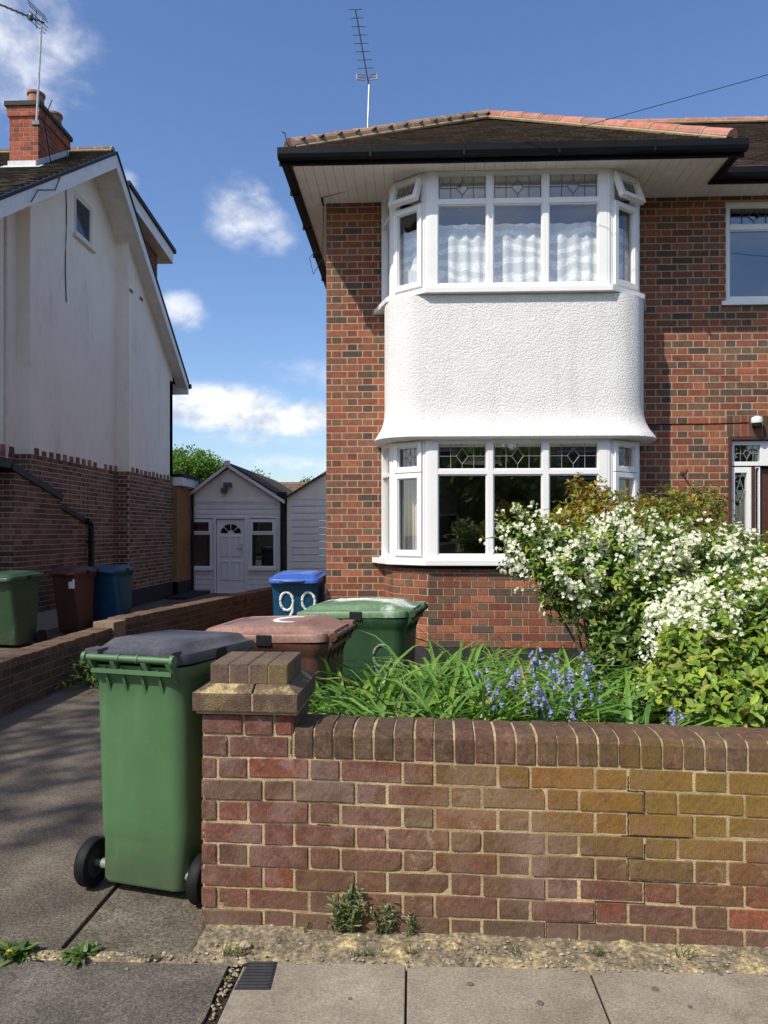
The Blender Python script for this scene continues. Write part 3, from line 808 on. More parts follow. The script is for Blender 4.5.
# brick base of the bay
PL = [(-1.362, 0), (-1.248, -.39), (-.892, -.65), (.892, -.65), (1.248, -.39), (1.362, 0)]
def off(pl, o):
    out = []
    n = len(pl)
    for i, p in enumerate(pl):
        ns = []
        for j in (i-1, i):
            if 0 <= j < n-1:
                a, b = Vector(pl[j]), Vector(pl[j+1]); d = (b-a).normalized(); ns.append(Vector((d.y, -d.x)))
        nn = sum(ns, Vector((0, 0))); nn.normalize(); k = 1/max(.3, nn.dot(ns[0]))
        q = Vector(p)+nn*o*k; out.append((q.x, q.y))
    out[0] = (out[0][0], 0); out[-1] = (out[-1][0], 0)
    return out
def bw_(pl): return [(x+BC, y+YH) for x, y in pl]
base = bw_(off(PL, .005))
for i in range(5):
    T, W = frame(base[i], base[i+1]); bricks(T, W, .345, 1.125, mb=mb, u_start=rng.uniform(0, .1), flip=i % 2)
mb.T = None
mb.prism(bw_(off(PL, .001)), .345, 1.125, 'z', 1, (.4, .35, .27))
wallo = mb.build('brick_wall', [M['brick'], M['mortar']], house)
mb = MB(); mb.prism(bw_(off(PL, .012)), -.05, .34, 'z'); mb.box(X0-.012, BC-1.38, YH-.012, YH+.2, -.05, .34); mb.box(BC+1.38, 3.39, YH-.012, YH+.2, -.05, .34); mb.box(5.0, XR, YH-.012, YH+.2, -.05, .34); mb.box(X0-.012, X0+.2, YH+.2, 16, -.05, .34)
mb.build('plinth', M['plinth'], house)
mb = MB(); mb.box(X0+.2, XR, 15.8, 16, 0, SZ); mb.box(XR-.2, XR, YH+.25, 15.8, 0, SZ); mb.build('rear_wall', M['greyrender'], house)
# rooms behind the windows
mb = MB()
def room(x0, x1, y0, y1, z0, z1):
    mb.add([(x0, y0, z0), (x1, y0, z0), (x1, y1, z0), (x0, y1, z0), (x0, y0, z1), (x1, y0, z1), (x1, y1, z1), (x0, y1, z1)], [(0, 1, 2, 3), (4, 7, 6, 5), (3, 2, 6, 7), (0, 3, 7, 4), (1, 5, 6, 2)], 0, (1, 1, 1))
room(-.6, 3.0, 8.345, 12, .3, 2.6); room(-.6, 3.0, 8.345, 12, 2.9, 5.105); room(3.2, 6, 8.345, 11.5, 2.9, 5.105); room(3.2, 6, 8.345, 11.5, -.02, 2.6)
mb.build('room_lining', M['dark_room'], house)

# rendered apron between the two bay windows
def apron_ring(o, z):
    hw, dp, r = 1.345+o, .672+o, .40
    pts = [(-hw, 0)]
    for k in range(9):
        t = math.pi+k*(math.pi/2)/8; pts.append((-hw+r+r*math.cos(t), -dp+r+r*math.sin(t)))
    for k in range(9):
        t = 1.5*math.pi+k*(math.pi/2)/8; pts.append((hw-r+r*math.cos(t), -dp+r+r*math.sin(t)))
    pts.append((hw, 0))
    return [(BC+x, YH+y, z) for x, y in pts]
mb = MB()
prof = [(.085, 2.425), (.100, 2.445), (.098, 2.455), (.075, 2.50), (.045, 2.55), (.018, 2.62), (.004, 2.70), (0, 2.80), (0, 3.875)]
mb.loft([apron_ring(o, z) for o, z in prof])
mb.build('bay_apron', M['render'], house, smooth=True)

def ring(mb, x0, x1, z0, z1, t, y0, y1, m=0, c=(1, 1, 1), tb=None):
    tb = tb or t
    mb.box(x0, x0+t, y0, y1, z0, z1, m, c); mb.box(x1-t, x1, y0, y1, z0, z1, m, c)
    mb.box(x0+t, x1-t, y0, y1, z0, z0+tb, m, c); mb.box(x0+t, x1-t, y0, y1, z1-tb, z1, m, c)
def leads_diamond(mb, x0, x1, z0, z1, y, r=.0036):
    cx, cz = (x0+x1)/2, (z0+z1)/2; dx, dz = (x1-x0)*.13, (z1-z0)*.33
    def ln(a, b): mb.tube([(a[0], y, a[1]), (b[0], y, b[1])], r, 5)
    for q in (-1, 1):
        ln((cx+q*dx*1.9, z0), (cx+q*dx*1.9, z1))
        ln((cx, cz+dz), (cx+q*dx, cz)); ln((cx, cz-dz), (cx+q*dx, cz))
    ln((x0, cz), (cx-dx, cz)); ln((cx+dx, cz), (x1, cz)); ln((cx, cz+dz), (cx, z1)); ln((cx, cz-dz), (cx, z0))
    for q in (0, 1):
        e = .004; ln((x0+e, z0), (x0+e, z1)) if q == 0 else ln((x1-e, z0), (x1-e, z1))
def leads_long(mb, x0, x1, z0, z1, y, r=.0034):
    cx = (x0+x1)/2; n = 3; h = (z1-z0)/n
    def ln(a, b): mb.tube([(a[0], y, a[1]), (b[0], y, b[1])], r, 5)
    for k in range(n):
        zc = z0+h*(k+.5); dx = (x1-x0)*.28
        for q in (-1, 1):
            ln((cx, zc+h*.32), (cx+q*dx, zc)); ln((cx, zc-h*.32), (cx+q*dx, zc)); ln((cx+q*dx, zc), (cx+q*(x1-x0)/2, zc))
        if k: ln((cx, z0+h*(k-.18)), (cx, z0+h*(k+.18)))
    ln((cx, z0), (cx, z0+h*.18)); ln((cx, z1-h*.18), (cx, z1))

def bay_window(z0, z1, zt, open_top, leadmat, label):
    """z0 sill top, z1 head, zt transom centre. one part of the house with sub-parts"""
    pl = bw_(PL)
    fr = MB()
    facets = [frame(pl[i], pl[i+1]) for i in range(5)]
    panes, leads, sashes = [], [], []
    # corner posts
    for i in (1, 2, 3, 4):
        p = pl[i]; fr.T = None
        d = (Vector(p)-Vector((BC, YH+.0))).normalized()
        a = .033; fr.lathe([(a, z0), (a, z1)], o=(p[0]+0*d.x, p[1], 0), n=10)
    def pane(T, x0, x1, za, zb):
        g = MB(T); g.box(x0, x1, -.004, .004, za, zb); panes.append(g)
    for i, (T, W) in enumerate(facets):
        fr.T = T
        if i == 2:
            ed = .095; ring(fr, .012, W-.012, z0, z1, ed-.012, -.035, .035, tb=.036)
            n = 3; mul = .06; gw = (W-2*ed-2*mul)/3
            for k in range(2):
                x = ed+gw*(k+1)+mul*k; fr.box(x, x+mul, -.034, .034, z0+.036, z1-.036)
            for k in range(3):
                x = ed+k*(gw+mul); fr.box(x, x+gw, -.033, .033, zt-.024, zt+.024)
                # glazing beads
                for (za, zb) in ((z0+.036, zt-.024), (zt+.024, z1-.036)):
                    ring(fr, x, x+gw, za, zb, .012, -.022, .02)
                    pane(T, x+.01, x+gw-.01, za+.01, zb-.01)
                l = MB(T); leads_diamond(l, x+.014, x+gw-.014, zt+.038, z1-.05, -.008); leads.append(l)
        elif i in (1, 3):
            ring(fr, .02, W-.02, z0, z1, .045, -.035, .035, tb=.036); fr.box(.065, W-.065, -.034, .034, zt-.02, zt+.02)
            # casement sash, slightly proud
            for kind, za, zb in (('casement', z0+.022, zt-.004), ('fanlight', zt+.004, z1-.02)):
                s = MB(); x0, x1 = .045, W-.045
                S = T
                if kind == 'fanlight' and open_top:
                    ang = R(-20); S = T @ Matrix.Translation((0, -.045, zb)) @ Matrix.Rotation(ang, 4, 'X') @ Matrix.Translation((0, .045, -zb))
                s.T = S; ring(s, x0, x1, za, zb, .05, -.062, -.008); ring(s, x0+.05, x1-.05, za+.05, zb-.05, .010, -.05, -.02)
                sashes.append((kind, s))
                pane(S, x0+.05, x1-.05, za+.05, zb-.05)
                l = MB(S)
                if kind == 'fanlight': leads_diamond(l, x0+.055, x1-.055, za+.055, zb-.055, -.012, .0036); leads.append(l)
        else:
            ring(fr, .02, W-.005, z0, z1, .045, -.035, .035, tb=.036); fr.box(.06, W-.05, -.034, .034, zt-.02, zt+.02)
            pane(T, .06, W-.045, z0+.03, zt-.018); pane(T, .06, W-.045, zt+.018, z1-.03)
    f = fr.build('bay_window', M['upvc'], house, bevel=.003)
    f['label'] = label
    for kind, s in sashes: s.build(kind, M['upvc'], f, bevel=.003)
    for l in leads: l.build('leadwork', leadmat, f)
    for g in panes: g.build('pane', M['glass'], f)
    return f
up = bay_window(3.945, 5.108, 4.80, True, M['lead'], 'upstairs white bay window with both small top lights propped open')
lo = bay_window(1.235, 2.43, 2.10, False, M['lead_light'], 'downstairs white bay window with dark rooms behind and leaded top lights')
def sill(root, z0, z1, o0, side, drop=0):
    mb = MB(); pl = bw_(off(PL, o0)); pl[0] = (pl[0][0]-side, pl[0][1]); pl[-1] = (pl[-1][0]+side, pl[-1][1])
    mb.prism(pl, z0, z1, 'z'); pl2 = bw_(off(PL, .0)); mb.prism(bw_(off(PL, .05)), z1-.001, z1+.014, 'z')
    return mb.build('sill', M['upvc'], root, bevel=.004)
sill(up, 3.880, 3.932, .085, .03); sill(lo, 1.165, 1.222, .085, .05)
# ceiling plate above lower bay: underside of apron closes it; floor of upper bay closed by the sill

# window to the right, upstairs
def flat_window(root, x0, x1, z0, z1, zt, y, n, leadm, glass, name='window'):
    fr = MB(); ring(fr, x0, x1, z0, z1, .05, y, y+.07); mul = .055; gw = (x1-x0-.10-mul*(n-1))/n; zb = zt
    ps = []; lms = []
    for k in range(n):
        a = x0+.05+k*(gw+mul)
        if k: fr.box(a-mul, a, y+.001, y+.069, z0+.05, z1-.05)
        fr.box(a, a+gw, y+.002, y+.068, zb-.028, zb+.028)
        for (za, zc) in ((z0+.05, zb-.028), (zb+.028, z1-.05)):
            ring(fr, a, a+gw, za, zc, .012, y+.015, y+.05)
            g = MB(); g.box(a+.01, a+gw-.01, y+.03, y+.038, za+.01, zc-.01); ps.append(g)
        lm = MB(); leads_diamond(lm, a+.014, a+gw-.014, zb+.045, z1-.066, y+.024); lms.append(lm)
    f = fr.build(name, M['upvc'], root, bevel=.003)
    for lm in lms: lm.build('leadwork', leadm, f)
    for g in ps: g.build('pane', glass, f)
    mb = MB(); mb.box(x0-.05, x1+.05, y-.06, y+.06, z0-.05, z0-.003); mb.build('sill', M['upvc'], f, bevel=.004)
    return f
flat_window(house, WINR[0], WINR[1], WINR[2], 5.06, 4.79, YH+.03, 3, M['lead'], M['mirrorglass'])

# front door screen
x0, x1, z1 = DOOR[0], DOOR[1], DOOR[3]
mb = MB(); y = YH+.04
mb.box(x0, x0+.035, YH-.012, YH+.1, 0, z1); mb.box(x0, x1, YH-.014, YH+.1, z1-.03, z1+.008); mb.box(x1-.03, x1, YH-.012, YH+.1, 0, z1-.03)
mb.box(x0+.26, x0+.30, y-.01, y+.08, .1, 2.20); 
ds = mb.build('door_surround', M['doorwood'], house, bevel=.003)
mb = MB(); ring(mb, x0+.037, x0+.265, .1, 2.20, .05, y, y+.06, tb=.06)
ring(mb, x0+.037, x0+.40, 2.215, z1-.035, .045, y, y+.06); ring(mb, x0+.40, x1-.04, 2.215, z1-.035, .045, y, y+.06)
ring(mb, x0+.305, x0+.36, .1, 2.205, .012, y+.01, y+.05)
ring(mb, x1-.27, x1-.04, .1, 2.20, .05, y, y+.06, tb=.06)
sl = mb.build('sidelight', M['upvc'], house, bevel=.003)
mb = MB(); mb.box(x0+.08, x0+.22, y+.025, y+.032, .15, 2.15); mb.build('pane', M['glass'], sl)
mb = MB(); mb.box(x0+.08, x0+.36, y+.025, y+.032, 2.255, z1-.08); mb.build('pane', M['glass'], sl)
mb = MB(); mb.box(x0+.445, x1-.085, y+.025, y+.032, 2.255, z1-.08); mb.build('pane', M['glass'], sl)
mb = MB(); mb.box(x1-.23, x1-.09, y+.025, y+.032, .15, 2.15); mb.build('pane', M['glass'], sl)
mb = MB(); leads_long(mb, x0+.085, x0+.215, .9, 2.15, y+.018); mb.build('leadwork', M['lead_light'], sl)
mb = MB(); leads_diamond(mb, x0+.085, x0+.355, 2.26, z1-.085, y+.018); mb.build('leadwork', M['lead_light'], sl)
mb = MB(); leads_diamond(mb, x0+.45, x1-.09, 2.26, z1-.085, y+.018); mb.build('leadwork', M['lead_light'], sl)
mb = MB(); mb.box(x0+.37, x1-.28, y+.06, y+.10, .1, 2.19)
for (a, b, c_, d_) in ((.45, .62, .25, .95), (.70, .87, .25, .95), (.45, .62, 1.15, 1.9), (.70, .87, 1.15, 1.9)): ring(mb, x0+a, x0+b+.02, c_, d_, .02, y+.045, y+.06)
mb.build('front_door', M['doorwood'], house, bevel=.004)

# soffit, gutters, roof
GZ0, GZ1 = 5.075, 5.215
sx0, sx1, sy = -1.19, 3.045, 7.22
mb = MB(); x = sx0
while x < sx1:
    b = min(x+.098, sx1); mb.box(x+.0008, b-.0008, sy, YH+(.02), SZ, SZ+.012); x += .10
mb.box(sx0, sx1, sy, YH+.1, SZ+.013, SZ+.02)
yy = YH+.02
while yy < 15.9:
    mb.box(sx0, X0+.02, yy+.002, min(yy+.30, 16), SZ, SZ+.012); yy += .302
x = sx1
while x < XR:
    mb.box(x+.0015, x+.0965, 7.77, YH+.02, SZ+.002, SZ+.014); x += .10
mb.build('soffit', M['soffit'], house)
def gutter(mb, p0, p1, outw):
    """black fascia board with a squared gutter in front; outw = outward unit vector"""
    p0, p1, o = Vector(p0), Vector(p1), Vector(outw)
    def slab(a, b, z0, z1, t0, t1):
        q = [a+o*t0, b+o*t0, b+o*t1, a+o*t1]
        mb.hexa([(v.x, v.y, z0) for v in q]+[(v.x, v.y, z1) for v in q])
    e = (p1-p0).normalized()
    slab(p0, p1, SZ-.022, SZ+.115, -.002, .020)
    prof = [(.021, SZ+.045), (.035, SZ+.012), (.070, SZ+.002), (.105, SZ+.012), (.120, SZ+.045), (.122, SZ+.105), (.114, SZ+.105), (.110, SZ+.05), (.07, SZ+.015), (.03, SZ+.05), (.027, SZ+.105), (.021, SZ+.105)]
    a, b = p0-e*.0, p1+e*.0; n = len(prof)
    mb.add([(a.x+o.x*t, a.y+o.y*t, z) for t, z in prof]+[(b.x+o.x*t, b.y+o.y*t, z) for t, z in prof], [tuple(range(n)), tuple(range(2*n-1, n-1, -1))]+[(i, n+i, n+(i+1) % n, (i+1) % n) for i in range(n)])
    Ls = (p1-p0).length; k = 1
    while k*.9 < Ls:
        c = p0+e*k*.9; slab(c-e*.012, c+e*.012, SZ+.0, SZ+.108, .020, .126); k += 1
mb = MB()
gutter(mb, (sx0-.12, sy, 0), (sx1+.12, sy, 0), (0, -1, 0))
gutter(mb, (sx0, 16.0, 0), (sx0, sy+.001, 0), (-1, 0, 0))
gutter(mb, (sx1, sy+.001, 0), (sx1, 7.77, 0), (1, 0, 0))
gutter(mb, (sx1+.001, 7.77, 0), (XR+.2, 7.77, 0), (0, -1, 0))
mb.box(sx0-.124, sx0+.0, sy-.0, sy+.02, SZ, SZ+.1)
mb.build('gutter', M['fascia'], house, recalc=True)
# roof planes. projecting hipped block
ez = 5.235; tp = .665; ex0, ex1, ey = sx0-.04, sx1+.04, sy-.04
hwid = (ex1-ex0)/2; ax = (ex0+ex1)/2; az = ez+hwid*tp; ay = ey+hwid
mey = 7.73; mt = .655; mry = mey+3.9; mz = ez+3.9*mt
mb = MB()
cosp = 1/math.sqrt(1+tp*tp)
S = (0, cosp, tp*cosp)
def under(pts): mb.add(pts, [tuple(range(len(pts)))], 0, (.06, .045, .035))
fl = hwid/cosp
under([(ex0, ey, ez-.01), (ex1, ey, ez-.01), (ax, ay, az-.01)])
tiles(mb, (ex0, ey, ez), (1, 0, 0), S, [(0, -.02), (2*hwid, -.02), (hwid, fl)], base=(.125, .09, .06))
# right slope of the block
tiles(mb, (ex1, ey, ez), (0, 1, 0), (-cosp, 0, tp*cosp), [(0, 0), (4.6, 0), (4.6, fl), (hwid, fl)], base=(.12, .088, .06))
under([(ex1, ey, ez-.01), (ex1, ey+5, ez-.01), (ax, ey+5, az-.01), (ax, ay, az-.01)])
# left slope (common with the main roof)
lx = ex0+3.9; 
under([(ex0, ey, ez-.01), (ax, ay, az-.01), (ax, ay+1, az-.01), (ex0+3.9, mry, ez+3.9*.66), (ex0, 16.1, ez-.01)])
tiles(mb, (ex0, ey, ez), (0, 1, 0), (cosp, 0, tp*cosp), [(0, 0), (hwid, fl), (hwid+2, fl), (8.8, 0)], base=(.085, .06, .045), tw=.33, g=.2)
# main front slope
mc = 1/math.sqrt(1+mt*mt); ms = 3.9/mc
under([(.9, mey+1.9, ez+1.9*mt-.01), (ex1, mey, ez-.01), (XR+.2, mey, ez-.01), (XR+.2, mry, mz-.01), (2.7, mry, mz-.01)])
tiles(mb, (0, mey, ez), (1, 0, 0), (0, mc, mt*mc), [(ex1-.1, -.02), (XR+.2, -.02), (XR+.2, ms), (2.7, ms), (ax-.1, 1.9/mc), (ax+.2, 1.9/mc)], base=(.13, .09, .065))
under([(2.7, mry, mz-.012), (XR+.2, mry, mz-.012), (XR+.2, 16.1, ez), (ex0, 16.1, ez)])
roof = mb.build('roof', [M['tile']], house)
mb = MB()
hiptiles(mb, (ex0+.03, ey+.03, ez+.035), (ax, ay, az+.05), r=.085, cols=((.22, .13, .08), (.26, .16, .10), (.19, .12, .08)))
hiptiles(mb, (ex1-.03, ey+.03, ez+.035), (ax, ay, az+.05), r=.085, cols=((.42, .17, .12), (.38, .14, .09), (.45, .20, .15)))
hiptiles(mb, (ax, ay, az+.05), (ax, mey+1.95, az+.05), r=.085, cols=((.42, .17, .12),))
hiptiles(mb, (2.7, mry, mz+.03), (XR+.2, mry, mz+.03), r=.085, cols=((.40, .17, .12), (.34, .15, .10)))
mb.build('hip_tiles', [M['hip_red'], M['hipmortar']], roof)
# iron hip hook at the left corner
mb = MB(); p = Vector((ex0+.02, ey, ez+.03)); mb.tube([p, p+Vector((-.02, -.02, .03)), p+Vector((-.03, -.03, .11)), p+Vector((-.055, -.05, .115))], .006, 6); mb.build('hip_iron', M['darkmetal'], roof)

# small fittings on the facade
lamp = thing('porch_lamp', 'small white and black lamp on the brickwork above the front door', 'lamp', (3.66, YH, 2.66))
mb = MB(); mb.lathe([(.055, 0), (.06, .02), (.055, .06), (.02, .075), (0, .075)], o=(3.66, YH-.07, 2.66)); mb.build('shade', M['upvc'], lamp, smooth=True)
mb = MB(); mb.lathe([(.045, -.035), (.05, 0)], o=(3.66, YH-.07, 2.66)); mb.box(3.64, 3.68, YH-.03, YH-.003, 2.62, 2.68); mb.build('lamp_base', M['black'], lamp)
cam_ = thing('security_light', 'black box shaped security light above the front door, at the right picture edge', 'security light', (3.9, YH, 2.66))
mb = MB(); mb.box(3.82, 4.02, YH-.10, YH-.03, 2.62, 2.74); mb.build('housing', M['black'], cam_, bevel=.008); mb = MB(); mb.box(3.9, 3.94, YH-.04, YH-.002, 2.60, 2.70); mb.tube([(3.92, YH-.06, 2.62), (3.92, YH-.09, 2.585)], .02); mb.build('bracket', M['darkmetal'], cam_)
mb = MB(); mb.tube([(2.90, YH-.004, 2.13), (2.90, YH-.05, 2.13), (2.905, YH-.10, 2.125), (2.905, YH-.13, 2.16)], .009, 7); mb.lathe([(.025, -.006), (.025, -.001)], 'y', (2.90, YH, 2.13)); tag(mb.build('wall_hook', M['darkmetal']), 'dark metal basket hook on the brickwork right of the lower bay window', 'hook')
mb = MB(); mb.tube([(2.5, YH-.006, 2.66), (3.2, YH-.006, 2.665), (3.6, YH-.008, 2.675)], .005, 5); tag(mb.build('lamp_cable', M['black']), 'thin black cable run along the bricks to the porch lamp', 'cable')
# telephone line from the soffit towards the street
A = at(322, 198, 7.97); B = at(768, 68, 6.2); E = A+(B-A)*3.4
pts = []
for i in range(41):
    t = i/40; p = A+(E-A)*t; p.z -= .9*t*(1-t)*.30; pts.append(p)
mb = MB(); mb.tube(pts, .003, 5); o = mb.build('telephone_line', M['black']); tag(o, 'thin black telephone line from the left eaves across to the sky at right', 'cable')
mb = MB(); mb.tube([A, A+Vector((0, .04, -.02)), A+Vector((0, .13, -.02))], .012, 6); mb.tube([A+Vector((0, .13, -.02)), A+Vector((-.01, .14, -.6)), A+Vector((-.12, .2, -.75)), A+Vector((-.17, .25, -.55)), A+Vector((-.1, .3, -.45))], .004, 5); tag(mb.build('cable_anchor', M['black']), 'small black hook with loop of slack cable at the left eaves corner', 'cable anchor')
# lace curtain upstairs
mb = MB(); pl = off(PL, -.09); path = []
fine = []
for i in range(5):
    a, b = Vector(pl[i]), Vector(pl[i+1]); n = max(3, int((b-a).length/.012))
    for k in range(n): fine.append((a+(b-a)*k/n, Vector((-(b-a).normalized().y, (b-a).normalized().x))))
vs = []; fs = []; K = 8
for i, (p, nrm) in enumerate(fine):
    for j in range(K+1):
        z = 3.95+(.67+.02*mn.noise((i*.06, 0, 0)))*j/K
        w = .016*math.sin(i*.55+.6*math.sin(i*.13))*(1-.3*j/K)
        q = p+nrm*w; vs.append((q.x+BC, q.y+YH, z))
for i in range(len(fine)-1):
    for j in range(K): a = i*(K+1)+j; fs.append((a, a+K+1, a+K+2, a+1))
mb.add(vs, fs); tag(mb.build('net_curtain', M['lace'], smooth=False), 'white lace net curtain behind the upstairs bay window', 'curtain')
# folded fabric edges at the sides of the lower bay and a ceiling lamp
mb = MB(); cl = Vector((.78, 8.6, 2.33)); mb.lathe([(0, .05), (.07, .045), (.20, .0), (.235, -.03), (.22, -.032), (.19, -.01), (.06, .03), (0, .03)], o=cl, n=28); mb.tube([cl+Vector((0, 0, .04)), cl+Vector((0, 0, .27))], .008, 6)
M['shade'] = surf('opal_lamp_shade', (.8, .8, .78), .4, .05, 3, 40, .02, .001)
tag(mb.build('ceiling_lamp', M['shade'], smooth=True), 'white pendant lamp shade hanging inside the downstairs bay window', 'lamp')
mb = MB()
vs = []; fs = []
for i in range(24):
    for j in range(2): vs.append((BC-1.16+.016*i*.55, YH-.22-.008*i+.018*math.sin(i*1.3), 1.25+1.14*j))
for i in range(23): fs.append((2*i, 2*i+2, 2*i+3, 2*i+1))
mb.add(vs, fs); M['drape'] = surf('pale_drape', (.55, .52, .50), .9, .15, 6, 90, .2, .003)
tag(mb.build('curtain', M['drape']), 'pale drawn-back curtain inside the left end of the downstairs bay', 'curtain')

# roof aerial on the main house
an = thing('tv_aerial', 'many armed television aerial pointing up above the brick house roof', 'aerial', at(368, 123, 9.9))
d = 9.9; mb = MB(); mb.tube([at(367.6, 135, d), at(369.2, 85, d)], .013, 8); mb.build('mast', M['metal'], an)
a, b = at(368.5, 84, d), at(357.5, 28, d); b = b+Vector((0, -.35, 0)); mb = MB(); mb.tube([a, b], .009, 6)
for k in range(8):
    p = a+(b-a)*(.22+.78*k/7); w = .105-.003*k
    mb.tube([p+Vector((-w, 0, .0)), p+Vector((w, 0, .0))], .0045, 5)
mb.build('boom', M['darkmetal'], an)
mb = MB(); p = at(367, 78, d)
for q in (-1, 1):
    for z in (.035, .0, -.035): mb.tube([p+Vector((q*.02, -.01, z)), p+Vector((q*.135, -.03, z))], .008, 6)
    mb.tube([p+Vector((q*.135, -.03, -.035)), p+Vector((q*.135, -.03, .035))], .008, 6)
mb.build('reflector', M['metal'], an)

# ================================================================== NEIGHBOUR'S HOUSE (left)
def atY(px, py, Y):
    d = Y/(cs+(px-CX)/F*sn); return at(px, py, d)
def atX(px, py, X):
    k = (px-CX)/F; d = X/(k*cs-sn); return at(px, py, d)
lh = thing('rendered_house', 'tall neighbouring house with weathered white render over a brown brick base and steep gable', 'house', (-8, 13, 0))
RY, RZ, FS, BS = 13.15, 8.36, .667, .77
def rz_(y): return RZ-FS*(RY-y) if y < RY else RZ-BS*(y-RY)
secs = [(-6.07, 8.9, 11.1), (-5.85, 11.1, 14.4), (-5.60, 14.4, 17.05)]
mb = MB(); BZ = 2.70
AW = (12.56, 13.28, 6.66, 7.40)      # attic window
for i, (X, ya, yb) in enumerate(secs):
    def top(y): return rz_(y)-.16
    if i == 1:
        # wall around the attic window
        for (a, b, lo_, hi_) in ((ya, AW[0], BZ, None), (AW[1], yb, BZ, None), (AW[0], AW[1], BZ, AW[2]), (AW[0], AW[1], AW[3], None)):
            ys = [a]+([RY] if a < RY < b else [])+[b]
            if hi_ is not None: pl = [(a, lo_), (b, lo_), (b, hi_), (a, hi_)]
            else: pl = [(a, lo_), (b, lo_)]+[(y, top(y)) for y in reversed(ys)]
            mb.prism(pl, X-.25, X, 'x')
    else:
        mb.prism([(ya, BZ), (yb, BZ), (yb, top(yb)), (ya, top(ya))], X-.3, X, 'x')
mb.box(-14, -6.375, 8.9, 9.1, BZ, 5.0); mb.box(-14, -5.6, 16.85, 17.05, 0, 5.0)
mb.box(-6.35, -5.9, 11.101, 11.3, BZ, 6.6); mb.box(-6.1, -5.7, 14.401, 14.6, BZ, 7.1)
mb.build('rendered_wall', M['greyrender'], lh)
mb = MB()
for (X, ya, yb) in secs:
    T, W = frame((X+.004, ya), (X+.004, yb)); bricks(T, W, .36, BZ, mb=mb, pal=pal_left, course=.078); backing(mb, T, W, .0, BZ, t=.2)
    u = .12
    while u < W-.12:
        if rng.random() > .04:
            c = pal_left(True); k = rng.uniform(-.012, .018); mb.box(u, u+.115, -.014, .002, BZ-.005, BZ+.085+k, 0, tuple(x*1.3 for x in c))
        u += .235
for (xa, xb, y) in ((-6.07, -5.85, 11.1), (-5.85, -5.6, 14.4)):
    T, W = frame((xa, y-.002), (xb, y-.002)); bricks(T, W, .36, BZ, mb=mb, pal=pal_left, course=.078); backing(mb, T, W, .0, BZ, t=.1)
T, W = frame((-14, 8.9), (-6.07, 8.9)); bricks(T, W, .36, BZ, mb=mb, pal=pal_left, course=.078); backing(mb, T, W, .0, BZ, t=.2)
mb.build('brick_base', [M['brick'], M['mortar_left']], lh)
mb = MB()
for (X, ya, yb) in secs: mb.box(X-.1, X+.02, ya-.02, yb, -.05, .35)
mb.box(-14, -6.05, 8.88, 9.0, -.05, .35); mb.build('plinth', M['plinth'], lh)
# side block with sloping black coping
def sideblock(Xp, ya, za, yb, zb, u0):
    mb = MB(); T, W = frame((Xp, ya), (Xp, yb))
    tf = lambda u: za+(zb-za)*u/W
    bricks(T, W, .30, max(za, zb), mb=mb, pal=pal_left, course=.078, topf=tf)
    T2, W2 = frame((Xp-.40, ya), (Xp, ya)); bricks(T2, W2, .30, za, mb=mb, pal=pal_left, course=.078)
    mb.T = None; mb.prism([(ya+.003, -.02), (yb, -.02), (yb, zb), (ya+.003, za)], Xp-.40, Xp-.003, 'x', 1, (.3, .25, .2)); return mb
porch = sideblock(-5.60, 9.2, 2.36, 11.66, 2.36, 0) if False else None
b1 = atX(15, 469, -5.60); b2 = atX(61, 499, -5.60); b3 = atX(58, 505, -5.66); b4 = atX(87, 524, -5.66)
mb = sideblock(-5.60, b1.y, b1.z, b2.y, b2.z, 0)
m2 = sideblock(-5.66, b2.y+.01, b3.z-.02, b4.y, b4.z, 0); k0 = len(mb.v); mb.v += m2.v; mb.f += [tuple(i+k0 for i in f) for f in m2.f]; mb.m += m2.m; mb.c += m2.c
T, W = frame((-6.0, 9.3), (-6.0, b1.y+.02)); mb.T = T; bricks(T, W, .3, b1.z-.02, mb=mb, pal=pal_left, course=.078)
mb.build('side_block', [M['brick'], M['mortar_left']], lh)
mb = MB()
def bar(p, q, w, h):
    p, q = Vector(p), Vector(q); d = (q-p).normalized(); s_ = Vector((1, 0, 0)); u_ = s_.cross(d).normalized()
    vs = [p+s_*a*w+u_*b*h for b in (-1, 1) for a in (-1, 1)]+[q+s_*a*w+u_*b*h for b in (-1, 1) for a in (-1, 1)]
    mb.hexa([vs[0], vs[1], vs[5], vs[4], vs[2], vs[3], vs[7], vs[6]])
bar((-5.74, b1.y-.1, b1.z+.03), (-5.74, b2.y+.02, b2.z+.03), .17, .05)
bar((-5.80, b3.y-.1, b3.z+.03), (-5.80, b4.y, b4.z+.03), .17, .04)
mb.box(-6.1, -5.58, 9.2, b1.y, b1.z-.0, b1.z+.10)
mb.build('sloping_coping', M['black'], lh, recalc=True)
mb = MB(); q = Vector((-5.60, b4.y+.03, b4.z)); mb.tube([q+Vector((-.02, -.12, .06)), q+Vector((0, 0, .0)), q+Vector((0, 0.0, -.12)), (q.x, q.y, .0)], .05, 10)
for z in (.5, 1.3): mb.box(q.x-.1, q.x+.055, q.y-.06, q.y+.06, z, z+.05)
mb.build('downpipe', M['black'], lh)
